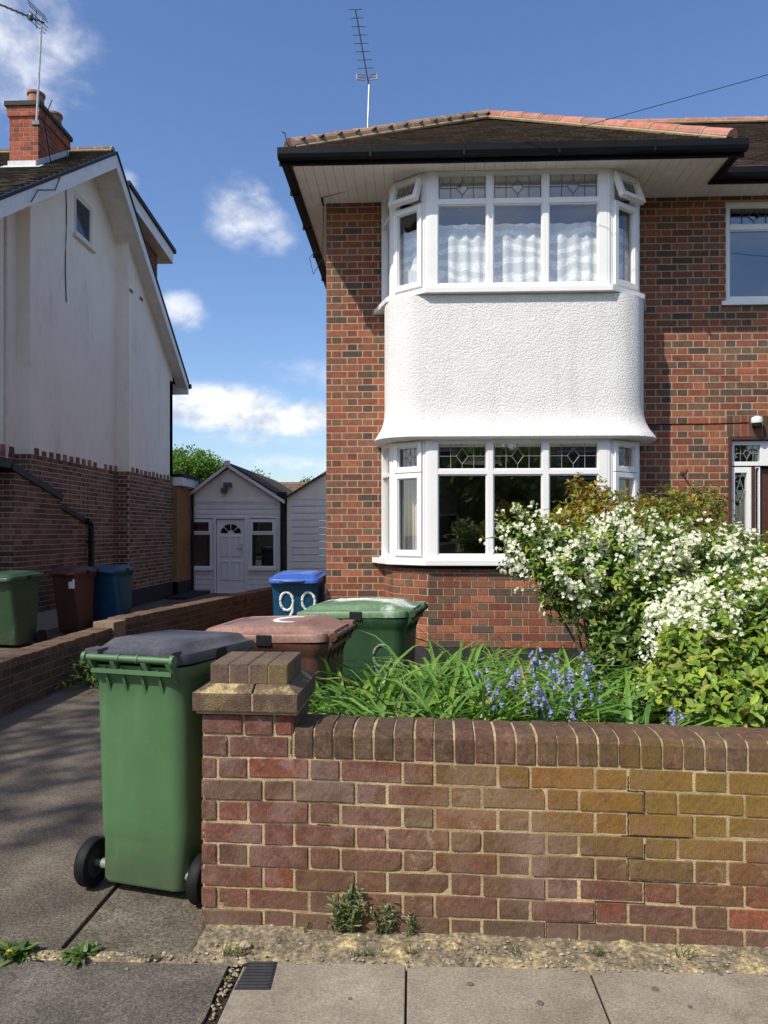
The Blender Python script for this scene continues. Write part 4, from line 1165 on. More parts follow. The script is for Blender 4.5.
# roof
XB = -5.34
mb = MB()
for (ya, yb, off_) in ((8.25, RY, 0), (RY, 17.45, 0)):
    za, zb = rz_(ya), rz_(yb)
    mb.hexa([(-14, ya, za-.07), (XB-.02, ya, za-.07), (XB-.02, yb, zb-.07), (-14, yb, zb-.07), (-14, ya, za), (XB-.02, ya, za), (XB-.02, yb, zb), (-14, yb, zb)], 0, (.05, .042, .035))
fc = 1/math.sqrt(1+FS*FS); fl_ = (RY-8.25)/fc
tiles(mb, (-9.6, 8.25, rz_(8.25)+.004), (1, 0, 0), (0, fc, FS*fc), [(0, 0), (4.22, 0), (4.22, fl_), (0, fl_)], base=(.085, .07, .048))
bc_ = 1/math.sqrt(1+BS*BS); bl = (17.45-RY)/bc_
tiles(mb, (XB-.03, 17.45, rz_(17.45)+.004), (-1, 0, 0), (0, -bc_, BS*bc_), [(0, 0), (1.2, 0), (1.2, bl), (0, bl)], base=(.03, .03, .03))
rf = mb.build('roof', M['tile'], lh)
mb = MB(); hiptiles(mb, (-9.6, RY, RZ+.01), (XB+.02, RY, RZ+.01), cols=((.16, .10, .07),)); mb.build('ridge_tiles', [M['hip_red'], M['hipmortar']], rf)
# barge boards (front and rear) with a black verge above
mb = MB(); mv = MB(); ms_ = MB()
for (ya, yb) in ((8.3, RY), (17.42, RY)):
    za, zb = rz_(ya)-.05, rz_(yb)-.05
    pl = [(ya, za), (yb, zb), (yb, zb-.24), (ya, za-.24)]
    if ya > RY: pl = [(ya, za-.20), (yb, zb-.20-.03), (yb, zb), (ya, za)]
    mb.prism(pl, XB-.03, XB, 'x')
    pv = [(ya, za+.003), (yb, zb+.003), (yb, zb+.085), (ya, za+.085)]; mv.prism([(ya, za+.003), (yb, zb+.003), (yb, zb+.055), (ya, za+.055)], XB-.04, XB+.02, 'x')
mb.box(-6.4, XB-.001, 17.36, 17.44, rz_(17.42)-.30, rz_(17.42)-.06)
# soffit strips
for (X, ya, yb) in secs+[(-5.6, 17.05, 17.4)]:
    ys = [y for y in (max(ya, 8.3), yb)]
    if ya < RY < yb: parts = [(ya, RY), (RY, yb)]
    else: parts = [(ya, yb)]
    for (a, b) in parts:
        n = max(1, int((b-a)/.12))
        for k in range(n):
            c0, c1 = a+(b-a)*k/n+.001, a+(b-a)*(k+1)/n-.002
            z0_, z1_ = rz_(c0)-.20, rz_(c1)-.20
            ms_.hexa([(X-.0, c0, z0_), (XB-.03, c0, z0_), (XB-.03, c1, z1_), (X-.0, c1, z1_), (X, c0, z0_+.015), (XB-.03, c0, z0_+.015), (XB-.03, c1, z1_+.015), (X, c1, z1_+.015)])
mb.build('barge_board', M['upvc_dirty'], rf, recalc=True); mv.build('verge', M['fascia'], rf, recalc=True); ms_.build('soffit', M['upvc_dirty'], rf)
mb = MB(); mb.tube([(-6.2, 17.5, rz_(17.45)-.07), (XB+.04, 17.5, rz_(17.45)-.07)], .06, 10); mb.build('gutter', M['fascia'], rf)
mb = MB(); mb.tube([(-6.2, 8.2, rz_(8.25)-.07), (XB+.04, 8.2, rz_(8.25)-.07)], .06, 10)
mb.build('gutter', M['fascia'], rf)
# chimney on the front slope
cy0, cy1, cxr, czt = 11.63, 12.66, -6.0, 8.33
mb = MB()
def pal_ch(h):
    k = rng.uniform(.8, 1.2); return (.33*k, .085*k, .05*k) if rng.random() > .25 else (.22*k, .07*k, .05*k)
zb = rz_(cy0)-.1
T, W = frame((cxr-.47, cy0), (cxr, cy0)); bricks(T, W, zb, czt-.17, mb=mb, pal=pal_ch, joint=.012, Hb=.108, Lb=.225)
T, W = frame((cxr, cy0), (cxr, cy1)); bricks(T, W, zb, czt-.17, mb=mb, pal=pal_ch, joint=.012)
mb.T = None; mb.box(cxr-.468, cxr-.002, cy0+.002, cy1-.002, zb-.4, czt-.09, 1)
T, W = frame((cxr-.50, cy0-.03), (cxr+.03, cy0-.03)); bricks(T, W, czt-.17, czt-.02, mb=mb, pal=pal_ch)
T, W = frame((cxr+.03, cy0-.03), (cxr+.03, cy1+.03)); bricks(T, W, czt-.17, czt-.02, mb=mb, pal=pal_ch)
mb.T = None; mb.box(cxr-.498, cxr+.028, cy0-.028, cy1+.028, czt-.168, czt-.02, 1)
ch = mb.build('chimney', [M['brick'], M['mortar']], rf)
M['capdark'] = surf('sooty_cap_brick', (.045, .04, .036), .9, .3, 12, 120, .5, .005)
mb = MB(); mb.box(cxr-.53, cxr+.06, cy0-.06, cy1+.06, czt-.018, czt+.06); mb.build('chimney_cap', M['capdark'], rf, bevel=.006)
M['leadflash'] = surf('pale_lead_flashing', (.55, .55, .56), .5, .25, 14, 80, .3, .004)
mb = MB(); mb.box(cxr-.49, cxr+.012, cy0-.018, cy0-.005, rz_(cy0)-.04, rz_(cy0)+.10)
mb.add([(cxr-.55, cy0-.16, rz_(cy0-.16)+.035), (cxr+.1, cy0-.16, rz_(cy0-.16)+.035), (cxr+.1, cy0-.005, rz_(cy0)+.035), (cxr-.55, cy0-.005, rz_(cy0)+.035)], [(0, 1, 2, 3)])
mb.prism([(cy0-.1, rz_(cy0-.1)), (cy1, rz_(cy1)), (cy1, rz_(cy1)+.12), (cy0-.1, rz_(cy0-.1)+.13)], cxr+.005, cxr+.013, 'x'); mb.build('flashing', M['leadflash'], rf)
for (yy, s) in ((11.82, 1.0), (12.42, .95)):
    mb = MB(); mb.lathe([(.10, 0), (.135, .0), (.125, .06), (.12, .20), (.14, .21), (.14, .245), (.12, .25), (.10, .245), (.095, .05)], o=(cxr-.13, yy, czt+.055), n=20); mb.build('chimney_pot', M['terracotta'], rf, smooth=True)
# attic window
mb = MB(); T, W = frame((-5.87, AW[0]), (-5.87, AW[1])); mb.T = T; ring(mb, 0, W, AW[2], AW[3], .06, -.01, .06); ring(mb, .05, W-.05, AW[2]+.05, AW[3]-.05, .035, -.025, .03)
aw = mb.build('window', M['upvc_dirty'], lh, bevel=.003)
M['skyglass'] = surf('glass_painted_sky_reflection', (.02, .035, .06), .06, .1, 3, 20, .02, .001)  # blue base colour paints the sky's reflection into the attic pane
mb = MB(T); mb.box(.08, W-.08, .0, .008, AW[2]+.08, AW[3]-.08); mb.build('pane', M['skyglass'], aw)
mb = MB(T); mb.box(-.05, W+.05, -.09, .02, AW[2]-.06, AW[2]-.004); mb.build('sill', M['upvc_dirty'], aw, bevel=.004)
mb = MB(T); mb.box(-.02, W+.02, .1, .9, AW[2]-.05, AW[3]+.05, skip=(2,)); mb.build('window_recess', M['dark_room'], aw)
# two small wall vents
mb = MB()
for (px, py) in ((131, 291), (141, 299)):
    p = atX(px, py, -5.6); mb.box(-5.6, -5.585, p.y-.07, p.y+.07, p.z-.03, p.z+.03)
    
    mb.box(-5.59, -5.575, p.y-.075, p.y+.075, p.z+.03, p.z+.04)
mb.build('wall_vent', M['darkmetal'], lh) if False else None
for (px, py) in ((131, 291), (141, 299)):
    p = atX(px, py, -5.6); mb = MB(); mb.box(-5.6, -5.588, p.y-.08, p.y+.08, p.z-.03, p.z+.03); mb.build('wall_vent', M['darkmetal'], lh)
# dormer on the rear slope
mb = MB()
dY0, dY1, dX = 14.75, 16.15, -5.66
T, W = frame((dX, dY0), (dX, dY1)); bricks(T, W, 5.6, 7.75, mb=mb, pal=lambda h: tuple(x*rng.uniform(.8, 1.2) for x in (.17, .07, .045)), course=.11, stretcher=True, joint=.014, out=.012)
mb.T = None; mb.box(-9, dX-.003, dY0, dY1, 5.6, 7.85, 1, (.1, .05, .04)); dm = mb.build('dormer', [M['brick'], M['terracotta']], rf)
mb = MB(); da = [(13.9, 8.10), (16.55, 7.83)]
mb.hexa([(-9, da[0][0], da[0][1]-.26), (-5.42, da[0][0], da[0][1]-.26), (-5.42, da[1][0], da[1][1]-.26), (-9, da[1][0], da[1][1]-.26), (-9, da[0][0], da[0][1]), (-5.42, da[0][0], da[0][1]), (-5.42, da[1][0], da[1][1]), (-9, da[1][0], da[1][1])]); mb.build('dormer_fascia', M['upvc_dirty'], rf)
mb = MB(); mb.hexa([(-9, da[0][0]-.02, da[0][1]+.003), (-5.38, da[0][0]-.02, da[0][1]+.003), (-5.38, da[1][0]+.1, da[1][1]-.003), (-9, da[1][0]+.1, da[1][1]-.003), (-9, da[0][0]-.02, da[0][1]+.09), (-5.38, da[0][0]-.02, da[0][1]+.09), (-5.38, da[1][0]+.1, da[1][1]+.085), (-9, da[1][0]+.1, da[1][1]+.085)]); mb.build('dormer_roof', M['fascia'], rf)
# cables down the gable and along it
mb = MB(); ps = [atX(67, 152, XB), atX(68.5, 175, -5.75)]+[Vector((-5.84, atX(66+.6*math.sin(k), 190+k*16, -5.84).y, atX(66, 190+k*16, -5.84).z)) for k in range(8)]
mb.tube(ps, .008, 5); tag(mb.build('wall_cable', M['black']), 'thin dark cable hanging down the white gable beside the attic window', 'cable')
mb = MB(); mb.tube([atX(52, 100, -5.94), atX(44, 120, -5.94), atX(52, 170, -5.9), atX(60, 178, -5.32), atX(55, 190, -5.31), atX(38, 190, -5.31), atX(31, 202, -5.31)], .008, 5)
tag(mb.build('aerial_cable', M['black']), 'loose black aerial cable looping from the chimney over the barge board', 'cable')
mb = MB(); mb.tube([(-6.045, atX(7, 220, -6.04).y, 6.4), (-6.045, atX(7, 220, -6.04).y, 2.6)], .022, 6); mb.tube([(-6.03, 9.6, 5.2), (-6.03, 10.2, 5.13), (-6.03, 10.5, 5.15)], .012, 5)
mb.build('waste_pipe', M['upvc_dirty'], lh)
# aerial on the chimney
an = thing('tv_aerial', 'television aerial on a tall pole strapped to the red brick chimney, pointing left', 'aerial', at(37, 125, 11.75))
d = 11.72
mb = MB(); mb.tube([at(36.5, 124, d), at(39.2, 70, d), at(41.8, 17, d)], .017, 8); mb.build('mast', M['metal'], an)
mb = MB(); p = at(36.5, 123, d); mb.box(p.x-.07, p.x+.05, p.y-.02, p.y+.06, p.z-.03, p.z+.03); mb.build('bracket', M['darkmetal'], an)
mb = MB(); a, b = at(44.5, 23, d), at(7, 15, d)+Vector((0, -.25, 0)); mb.tube([a, b], .013, 6)
dd = (b-a).normalized(); pv = Vector((.25, .75, .6)).normalized()
for k in range(6):
    p = a+(b-a)*(.42+.58*k/5); w = .075-.005*k; mb.tube([p-pv*w, p+pv*w], .006, 5)
for q in (-1, 1):
    r0 = a+(b-a)*.20; 
    for j in range(3):
        e0 = r0+Vector((.05-.02*j, 0, q*(.04+.05*j))); mb.tube([e0-Vector((.05, .2, -.04)), e0+Vector((.05, .2, .04))], .006, 5)
    mb.tube([r0, r0+Vector((.02, 0, q*.14))], .008, 5)
mb.lathe([(.035, -.04), (.045, 0), (.035, .04)], o=a+(b-a)*.30, n=10)
mb.build('boom', M['darkmetal'], an)

# extension behind the neighbour's house
ext = thing('flat_roof_extension', 'narrow orange brown flat roofed extension between the rendered house and the garage', 'extension', (-7, 17.5, 0))
mb = MB(); T, W = frame((-5.50, 17.06), (-5.50, 18.12)); bricks(T, W, .33, 2.56, mb=mb, pal=lambda h: tuple(x*rng.uniform(.85, 1.15) for x in (.36, .18, .08)), joint=.008); mb.T = None; mb.box(-8, -5.503, 17.06, 18.12, 0, 2.56, 1, (.2, .1, .05)); mb.build('wall', [M['brick'], M['board']], ext)
mb = MB(); mb.box(-8, -5.36, 17.055, 18.3, 2.58, 2.78); mb.build('fascia', M['upvc'], ext, bevel=.004)
mb = MB(); mb.box(-8, -5.33, 17.052, 18.36, 2.783, 2.86); mb.build('flat_roof', M['plinth'], ext)
mb = MB(); mb.box(-8, -5.46, 17.06, 18.12, -.05, .33); mb.box(-5.46, -5.0, 16.2, 18.1, -.02, .06); mb.build('plinth', M['plinth'], ext)
mb = MB(); mb.tube([(-5.44, 18.08, 2.6), (-5.44, 18.08, .0)], .035, 8); mb.build('downpipe', M['black'], ext)

# ================================================================== GARAGES / OUTBUILDINGS
GY = 18.2
gl = thing('white_outbuilding', 'small white gabled outbuilding with a panelled front door and fanlight', 'outbuilding', (-4.4, GY, 0))
def gx(px, py=550): return atY(px, py, GY)
ap = gx(229, 464); e0, e1 = gx(183, 499), gx(283.5, 499)
wl0, wl1 = e0.x, e1.x-.05
mb = MB()
DX0, DX1 = gx(216.5).x, gx(245).x; DZT = gx(230, 519).z
LW = (gx(188).x, gx(212).x, gx(200, 568).z, gx(200, 519).z); RW = (gx(250).x, gx(275.5).x, gx(262, 568).z, gx(262, 519).z)
za = 2.30
T = Matrix.Translation((0, GY, 0))
for (a, b, c_, d_) in rect_sub((wl0, wl1, za-.12, za), []): pass
# lower front: painted boards with openings
hs = [(LW[0], LW[1], LW[2], LW[3]+.02), (RW[0], RW[1], RW[2], RW[3]+.02), (DX0-.04, DX1+.04, -.1, DZT+.04)]
z = -.05
while z < za-.02:
    zt_ = min(z+.125, za)
    for (a, b, c_, d_) in rect_sub((wl0, wl1, z, zt_-.016), hs):
        if d_-c_ > .01 and b-a > .01: mb.box(a, b, GY, GY+.04, c_, d_)
    for (a, b, c_, d_) in rect_sub((wl0, wl1, zt_-.016, zt_), hs):
        if d_-c_ > .001: mb.box(a, b, GY+.03, GY+.04, c_, d_)
    z += .125
mb.build('boarded_front', M['siding'], gl)
mb = MB(); mb.prism([(wl0, za), (wl1, za), (wl1, e1.z+.02), (ap.x, ap.z-.10), (wl0, e0.z+.0)], GY-.004, GY+.2, 'y'); mb.build('gable', M['greyrender'], gl)
mb = MB(); mb.box(wl0, wl1, GY-.02, GY-.005, za-.05, za+.03); mb.build('gable_trim', M['siding'], gl)
mb = MB(); mb.box(wl0, wl0+.1, GY+.04, GY+6, 0, 2.4); mb.box(wl1-.1, wl1, GY+.04, GY+6, 0, 2.4); mb.box(wl0, wl1, GY+5.9, GY+6, 0, 2.6); mb.build('side_wall', M['siding'], gl)
# roof
mb = MB()
sl_l = (ap.z-e0.z)/(ap.x-e0.x); sl_r = (ap.z-e1.z)/(e1.x-ap.x)
for (xa, za_, xb, zb_) in ((e0.x-.10, e0.z-.10*sl_l, ap.x, ap.z), (ap.x, ap.z, e1.x+.06, e1.z-.06*sl_r)):
    mb.hexa([(xa, GY-.16, za_-.03), (xb, GY-.16, zb_-.03), (xb, GY+6, zb_-.03), (xa, GY+6, za_-.03), (xa, GY-.16, za_+.03), (xb, GY-.16, zb_+.03), (xb, GY+6, zb_+.03), (xa, GY+6, za_+.03)], 0, (.06, .05, .045))
k = 1/math.sqrt(1+sl_r*sl_r)
tiles(mb, (e1.x+.06, GY-.14, e1.z-.06*sl_r+.035), (0, 1, 0), (-k, 0, sl_r*k), [(0, 0), (6.1, 0), (6.1, (e1.x+.06-ap.x)/k), (0, (e1.x+.06-ap.x)/k)], base=(.10, .07, .055), tw=.25, g=.2)
rf = mb.build('roof', M['tile'], gl)
mb = MB()
for (pa, pb) in (((e0.x-.1, e0.z-.1*sl_l), (ap.x, ap.z)), ((ap.x, ap.z), (e1.x+.06, e1.z-.06*sl_r))):
    mb.prism([(pa[0], pa[1]-.09), (pb[0], pb[1]-.09), (pb[0], pb[1]-.005), (pa[0], pa[1]-.005)], GY-.18, GY-.162, 'y')
mb.build('barge_board', M['upvc_dirty'], rf)
mb = MB(); mb.box(ap.x-.07, ap.x+.07, GY-.2, GY-.15, ap.z-.06, ap.z+.07); mb.build('finial', M['upvc_dirty'], rf, bevel=.01)
for (a, b, c_, d_) in (LW, RW):
    fr = MB(); ring(fr, a, b, c_, d_, .05, GY-.015, GY+.045); zt_ = d_-.36; fr.box(a+.05, b-.05, GY-.014, GY+.044, zt_-.03, zt_+.03)
    ring(fr, a+.045, b-.045, zt_+.03, d_-.05, .03, GY-.03, GY+.0)
    w = fr.build('window', M['upvc'], gl, bevel=.003)
    for (p, q) in ((c_+.05, zt_-.03), (zt_+.03, d_-.05)):
        m2 = MB(); m2.box(a+.05, b-.05, GY+.01, GY+.018, p, q); m2.build('pane', M['glass'], w)
    m2 = MB(); m2.box(a-.04, b+.04, GY-.07, GY+.02, c_-.06, c_-.002); m2.build('sill', M['upvc'], w)
    m2 = MB(); m2.box(a-.1, b+.1, GY+.06, GY+1.8, c_-.3, d_+.05, skip=(2,)); m2.build('window_recess', M['dark_room'], w)
dr = MB(); ring(dr, DX0-.06, DX1+.06, -.08, DZT+.06, .055, GY-.045, GY+.05); dfm = dr.build('door_frame', M['upvc'], gl, bevel=.003)
mb = MB(); w = DX1-DX0; zc = DZT-.36
mb.box(DX0+.008, DX1-.008, GY+.012, GY+.05, -.03, DZT-.008)
for (a, b, p, q) in ((.13, .45, .12, .24), (.55, .87, .12, .24)):
    ring(mb, DX0+a*w, DX0+b*w, .17*DZT, .43*DZT, .035, GY-.016, GY+.013); ring(mb, DX0+a*w, DX0+b*w, .49*DZT, .77*DZT, .035, GY-.016, GY+.013)
    mb.box(DX0+a*w+.045, DX0+b*w-.045, GY-.004, GY+.013, .17*DZT+.045, .43*DZT-.045); mb.box(DX0+a*w+.045, DX0+b*w-.045, GY-.004, GY+.013, .49*DZT+.045, .77*DZT-.045)
door = mb.build('door', M['upvc'], gl, bevel=.003)
mb = MB(); cx_ = (DX0+DX1)/2; zf = .80*DZT
for k in range(4):
    t0, t1 = math.pi*k/4+.06, math.pi*(k+1)/4-.06; pts = [(cx_+.09*math.cos(t0), zf+.09*math.sin(t0))]+[(cx_+.26*math.cos(t0+(t1-t0)*j/5), zf+.24*math.sin(t0+(t1-t0)*j/5)) for j in range(6)]+[(cx_+.09*math.cos(t1), zf+.09*math.sin(t1))]
    mb.prism(pts, GY+.006, GY+.0125, 'y')
M['darkglass'] = surf('dark_door_glass', (.02, .022, .025), .08, .2, 4, 20, .02, .001)
mb.build('fanlight_pane', M['darkglass'], door)
mb = MB(); mb.box(DX1-.12, DX1-.07, GY-.01, GY+.01, .95, 1.2); mb.tube([(DX1-.095, GY-.01, 1.1), (DX1-.095, GY-.05, 1.1), (DX1-.20, GY-.05, 1.1)], .012, 6); mb.build('handle', M['metal'], door)
p = gx(226, 488)
fl = thing('floodlight', 'small dark floodlight with sensor on the white gable of the outbuilding', 'floodlight', p)
mb = MB(); mb.box(p.x-.03, p.x+.17, p.y-.16, p.y-.06, p.z+.02, p.z+.13); mb.build('lamp_head', M['darkmetal'], fl, bevel=.01)
mb = MB(); mb.box(p.x-.10, p.x+.05, p.y-.14, p.y-.04, p.z-.12, p.z-.0); mb.tube([(p.x+.02, p.y-.1, p.z), (p.x+.02, p.y-.006, p.z)], .02); mb.build('sensor', M['darkmetal'], fl, bevel=.01)
# downpipe and hopper at the corner
dp = thing('downpipe', 'black downpipe with hopper head between the two white outbuildings', 'downpipe', (gx(283).x, GY, 0))
x = gx(282.5).x; mb = MB(); mb.tube([(x, GY-.06, 2.3), (x, GY-.06, .0)], .045, 10); mb.build('pipe', M['black'], dp)
mb = MB(); mb.box(x-.11, x+.11, GY-.17, GY-.02, 2.34, 2.48); mb.box(x-.06, x+.06, GY-.12, GY-.02, 2.26, 2.34); mb.build('hopper', M['black'], dp, bevel=.006)
# second garage
gr = thing('white_garage', 'white garage with horizontal slatted door partly hidden by the brick house corner', 'garage', (-2.3, GY, 0))
g0x = gx(287).x; apx = g0x+1.35; zr0 = gx(287, 497).z; slp = .62; apz = zr0+1.35*slp; g1x = g0x+2.7
mb = MB(); mb.prism([(g0x, 2.30), (g1x, 2.30), (g1x, zr0), (apx, apz-.05), (g0x, zr0)], GY-.002, GY+.2, 'y'); mb.box(g0x, g0x+.12, GY+.0, GY+.2, -.1, 2.30); mb.box(g1x-.12, g1x, GY, GY+5, -.1, 2.3); mb.box(g0x, g0x+.1, GY+.2, GY+5.5, -.1, 2.4); mb.build('gable', M['greyrender'], gr)
mb = MB(); z = -.1
while z < 2.26: mb.box(g0x+.12, g1x-.12, GY+.03+.0, GY+.06, z, z+.165); mb.box(g0x+.12, g1x-.12, GY+.005, GY+.032, z+.018, z+.155); z += .172
mb.build('garage_door', M['siding'], gr)
mb = MB()
for (xa, za_, xb, zb_) in ((g0x-.04, zr0-.03, apx, apz), (apx, apz, g1x+.06, zr0-.03)):
    mb.hexa([(xa, GY-.1, za_-.02), (xb, GY-.1, zb_-.02), (xb, GY+5.5, zb_-.02), (xa, GY+5.5, za_-.02), (xa, GY-.1, za_+.03), (xb, GY-.1, zb_+.03), (xb, GY+5.5, zb_+.03), (xa, GY+5.5, za_+.03)], 0, (.10, .07, .05))
mb.build('roof', M['tile'], gr)
# brown tiled roof farther back, seen in the valley between the two
br = thing('brown_roofed_shed', 'low brown tiled roof showing in the dip between the two white outbuildings', 'shed', (-3.2, 26, 0))
mb = MB(); a = atY(262, 486, 25.0); b = atY(318, 486, 25.0); ty = gx(300, 478)
x0_, x1_ = a.x-.6, b.x+1.5; zt_ = atY(300, 482, 27).z; zb_ = zt_-.9
mb.hexa([(x0_, 25.6, zb_-.05), (x1_, 25.6, zb_-.05), (x1_, 27, zt_-.05), (x0_, 27, zt_-.05), (x0_, 25.6, zb_), (x1_, 25.6, zb_), (x1_, 27, zt_), (x0_, 27, zt_)], 0, (.1, .07, .05))
tiles(mb, (x0_, 25.6, zb_+.01), (1, 0, 0), (0, 1.4/math.hypot(1.4, .9), .9/math.hypot(1.4, .9)), [(0, 0), (x1_-x0_, 0), (x1_-x0_, 1.66), (0, 1.66)], base=(.17, .11, .075), tw=.25, g=.2); mb.build('roof', M['tile'], br)
mb = MB(); mb.box(x0_+.2, x1_-.2, 25.9, 28, 0, zb_+.1); mb.build('wall', M['siding'], br)

# ================================================================== WHEELIE BINS
def rr(hx, y0, y1, r, z, n=6, zf=None):
    pts = []
    for (cx2, cy2, a0) in ((hx-r, y0+r, -math.pi/2), (hx-r, y1-r, 0), (-hx+r, y1-r, math.pi/2), (-hx+r, y0+r, math.pi)):
        for k in range(n+1):
            t = a0+(math.pi/2)*k/n; x, y = cx2+r*math.cos(t), cy2+r*math.sin(t)
            pts.append((x, y, zf(y) if zf else z))
    return pts
def wheelie(label, loc, rz, w, d, h, mbody, mlid, number=None, side=None, group='wheelie bins', wheel_r=.10, lidstain=None):
    t = thing('wheelie_bin', label, 'wheelie bin', loc, rz, group)
    yb, yf = -d/2, d/2
    tw, bw2_ = w*.455, w*.42
    # body (hollow-looking: closed top hidden by the lid)
    rings = []
    zt = h-.105
    S_ = [(.045, bw2_*.97, yb+.100, yf-.17, .05), (.060, bw2_, yb+.090, yf-.16, .055), (.22, bw2_+.006, yb+.095, yf-.145, .06), (.24, bw2_+.012, yb+.088, yf-.14, .065)]
    for z, hx, a, b, r in S_: rings.append(rr(hx, a, b, r, z))
    for k in range(1, 9):
        q = k/8; z = .24+(zt-.08-.24)*q; rings.append(rr(bw2_+.012+(tw-bw2_-.012)*q, yb+.088-.030*q, yf-.14+.105*q, .065+.012*q, z))
    rings.append(rr(tw+.004, yb+.05, yf-.03, .078, zt-.06))
    rings.append(rr(tw+.020, yb+.035, yf-.012, .085, zt-.035)); rings.append(rr(tw+.022, yb+.032, yf-.010, .085, zt))
    mb = MB(); mb.loft(rings)
    # moulded gussets under the rim at the handle side, and ribs at the sides
    gz = zt-.03
    for gx_ in (-.62, -.22, .22, .62):
        x = gx_*w*.42; pr = [(yb+.02, gz+.02), (yb+.075, gz+.02), (yb+.075, gz-.13), (yb+.055, gz-.07)]
        mb.prism(pr, x-.006, x+.006, 'x')
    mb.box(-tw*.86, tw*.86, yb+.02, yb+.05, gz-.002, gz+.016)
    mb.build('body', mbody, t, smooth=True, local=True, recalc=True)
    # handle bar across the back
    mb = MB(); hz = h-.072; hy = yb+.008
    mb.tube([(-w*.425, hy, hz), (w*.425, hy, hz)], .0135, 12)
    for q in (-1, 1): mb.lathe([(0, -.008), (.021, -.008), (.023, 0), (.021, .008), (0, .008)], 'x', (q*w*.425, hy, hz), 14)
    for gx_ in (-.22, .22):
        x = gx_*w*.42; mb.lathe([(.017, -.005), (.017, .005)], 'x', (x, hy, hz), 12)
    for q in (-.92, -.36, .36, .92):
        x = q*w*.42; mb.prism([(hy-.012, hz+.004), (hy-.006, hz-.02), (yb+.06, hz-.10), (yb+.06, hz+.0)], x-.011, x+.011, 'x')
    mb.build('handle', mbody, t, smooth=True, local=True, recalc=True)
    # lid
    lw = w/2
    def zl(base, rise):
        def f(y):
            s_ = (y-yb)/d; return base+rise*math.sin(min(1, max(0, s_*1.15+.02))*math.pi*.9)+.0*s_-.028*max(0, s_-.72)*3
        return f
    mb = MB()
    f0, f1 = zl(h-.098, 0), zl(h-.064, .0)
    rings = [rr(lw-.012, yb+.045, yf+.028, .07, 0, zf=f0), rr(lw, yb+.032, yf+.04, .08, 0, zf=zl(h-.094, 0)), rr(lw, yb+.030, yf+.04, .08, 0, zf=f1), rr(lw-.006, yb+.030, yf+.034, .08, 0, zf=zl(h-.054, .0)),
             rr(lw-.030, yb+.060, yf+.005, .06, 0, zf=zl(h-.050, .004)), rr(lw-.040, yb+.075, yf-.008, .05, 0, zf=zl(h-.046, .006)), rr(lw-.052, yb+.13, yf-.035, .035, 0, zf=zl(h-.030, .012)), rr(lw-.058, yb+.14, yf-.045, .03, 0, zf=zl(h-.027, .013)),
             rr(lw-.095, yb+.20, yf-.10, .03, 0, zf=zl(h-.025, .014)), rr(lw-.10, yb+.206, yf-.105, .03, 0, zf=zl(h-.031, .014))]
    mb.loft(rings)
    # hinge knuckles and the moulded lip at the front
    for q in (-.72, .72): mb.box(q*lw-.03, q*lw+.03, yb+.004, yb+.07, h-.066, h-.040)
    mb.tube([(-lw*.5, yf+.03, h-.095), (-lw*.3, yf+.055, h-.10), (lw*.3, yf+.055, h-.10), (lw*.5, yf+.03, h-.095)], .012, 8)
    lid = mb.build('lid', mlid, t, smooth=True, local=True, recalc=True)
    # black boxes painting the shade of notches in the lid sides
    for q in (-1, 1):
      mb = MB(); mb.box(q*(lw+.001)-.004, q*(lw+.001)+.004, -.045, .035, h-.118, h-.062)
      mb.build('notch_shade', M['black'], t, local=True, bevel=.003)
    # axle and wheels
    ay_, wr = yb+.135, wheel_r
    mb = MB(); mb.tube([(-w*.565, ay_, wr), (w*.565, ay_, wr)], .013, 12); mb.tube([(-w*.46, ay_, wr), (w*.46, ay_, wr)], .021, 12); mb.build('axle', M['hub'], t, local=True, smooth=True)
    for q in (-1, 1):
        xo = q*w*.555
        mb = MB(); mb.lathe([(wr*.62, -.022), (wr*.94, -.024), (wr, -.014), (wr, .014), (wr*.94, .024), (wr*.62, .022), (wr*.60, 0)], 'x', (xo, ay_, wr), 32)
        wh = mb.build('wheel', M['rubber'], t, local=True, smooth=True, recalc=True)
        mb = MB(); mb.lathe([(0, -.012), (wr*.2, -.02), (wr*.24, -.008), (wr*.58, -.006), (wr*.63, -.018), (wr*.63, .018), (wr*.58, .006), (wr*.24, .008), (wr*.2, .02), (0, .012)], 'x', (xo, ay_, wr), 24)
        for k in range(8):
            a = 2*math.pi*k/8; c0, s0 = math.cos(a), math.sin(a)
            mb.tube([(xo, ay_+c0*wr*.22, wr+s0*wr*.22), (xo, ay_+c0*wr*.6, wr+s0*wr*.6)], .007, 5)
        mb.build('hub', M['hubplastic'], wh, local=True, smooth=True, recalc=True)
    return t
def stroke(root, pts, r, to, name='painted_number', mat=None, m=None):
    mb = MB(); n = len(pts)
    mb.tube([to(*p) for p in pts], [r*(.8+.35*abs(math.sin(i*1.7))) for i in range(n)], 6)
    o = mb.build(name, mat or M['numberpaint'], root, local=True); return o
def nine(cx_, cz_, s, tail=1.0, fat=1.0):
    loop = [(cx_+s*.42*fat*math.cos(a), cz_+s*.5*math.sin(a)) for a in [math.radians(10+k*20) for k in range(19)]]
    tl = [(cx_+s*.40*fat, cz_-s*.1), (cx_+s*.30, cz_-s*.6*tail), (cx_+s*.05, cz_-s*1.1*tail), (cx_-s*.25, cz_-s*1.5*tail)]
    return loop, tl

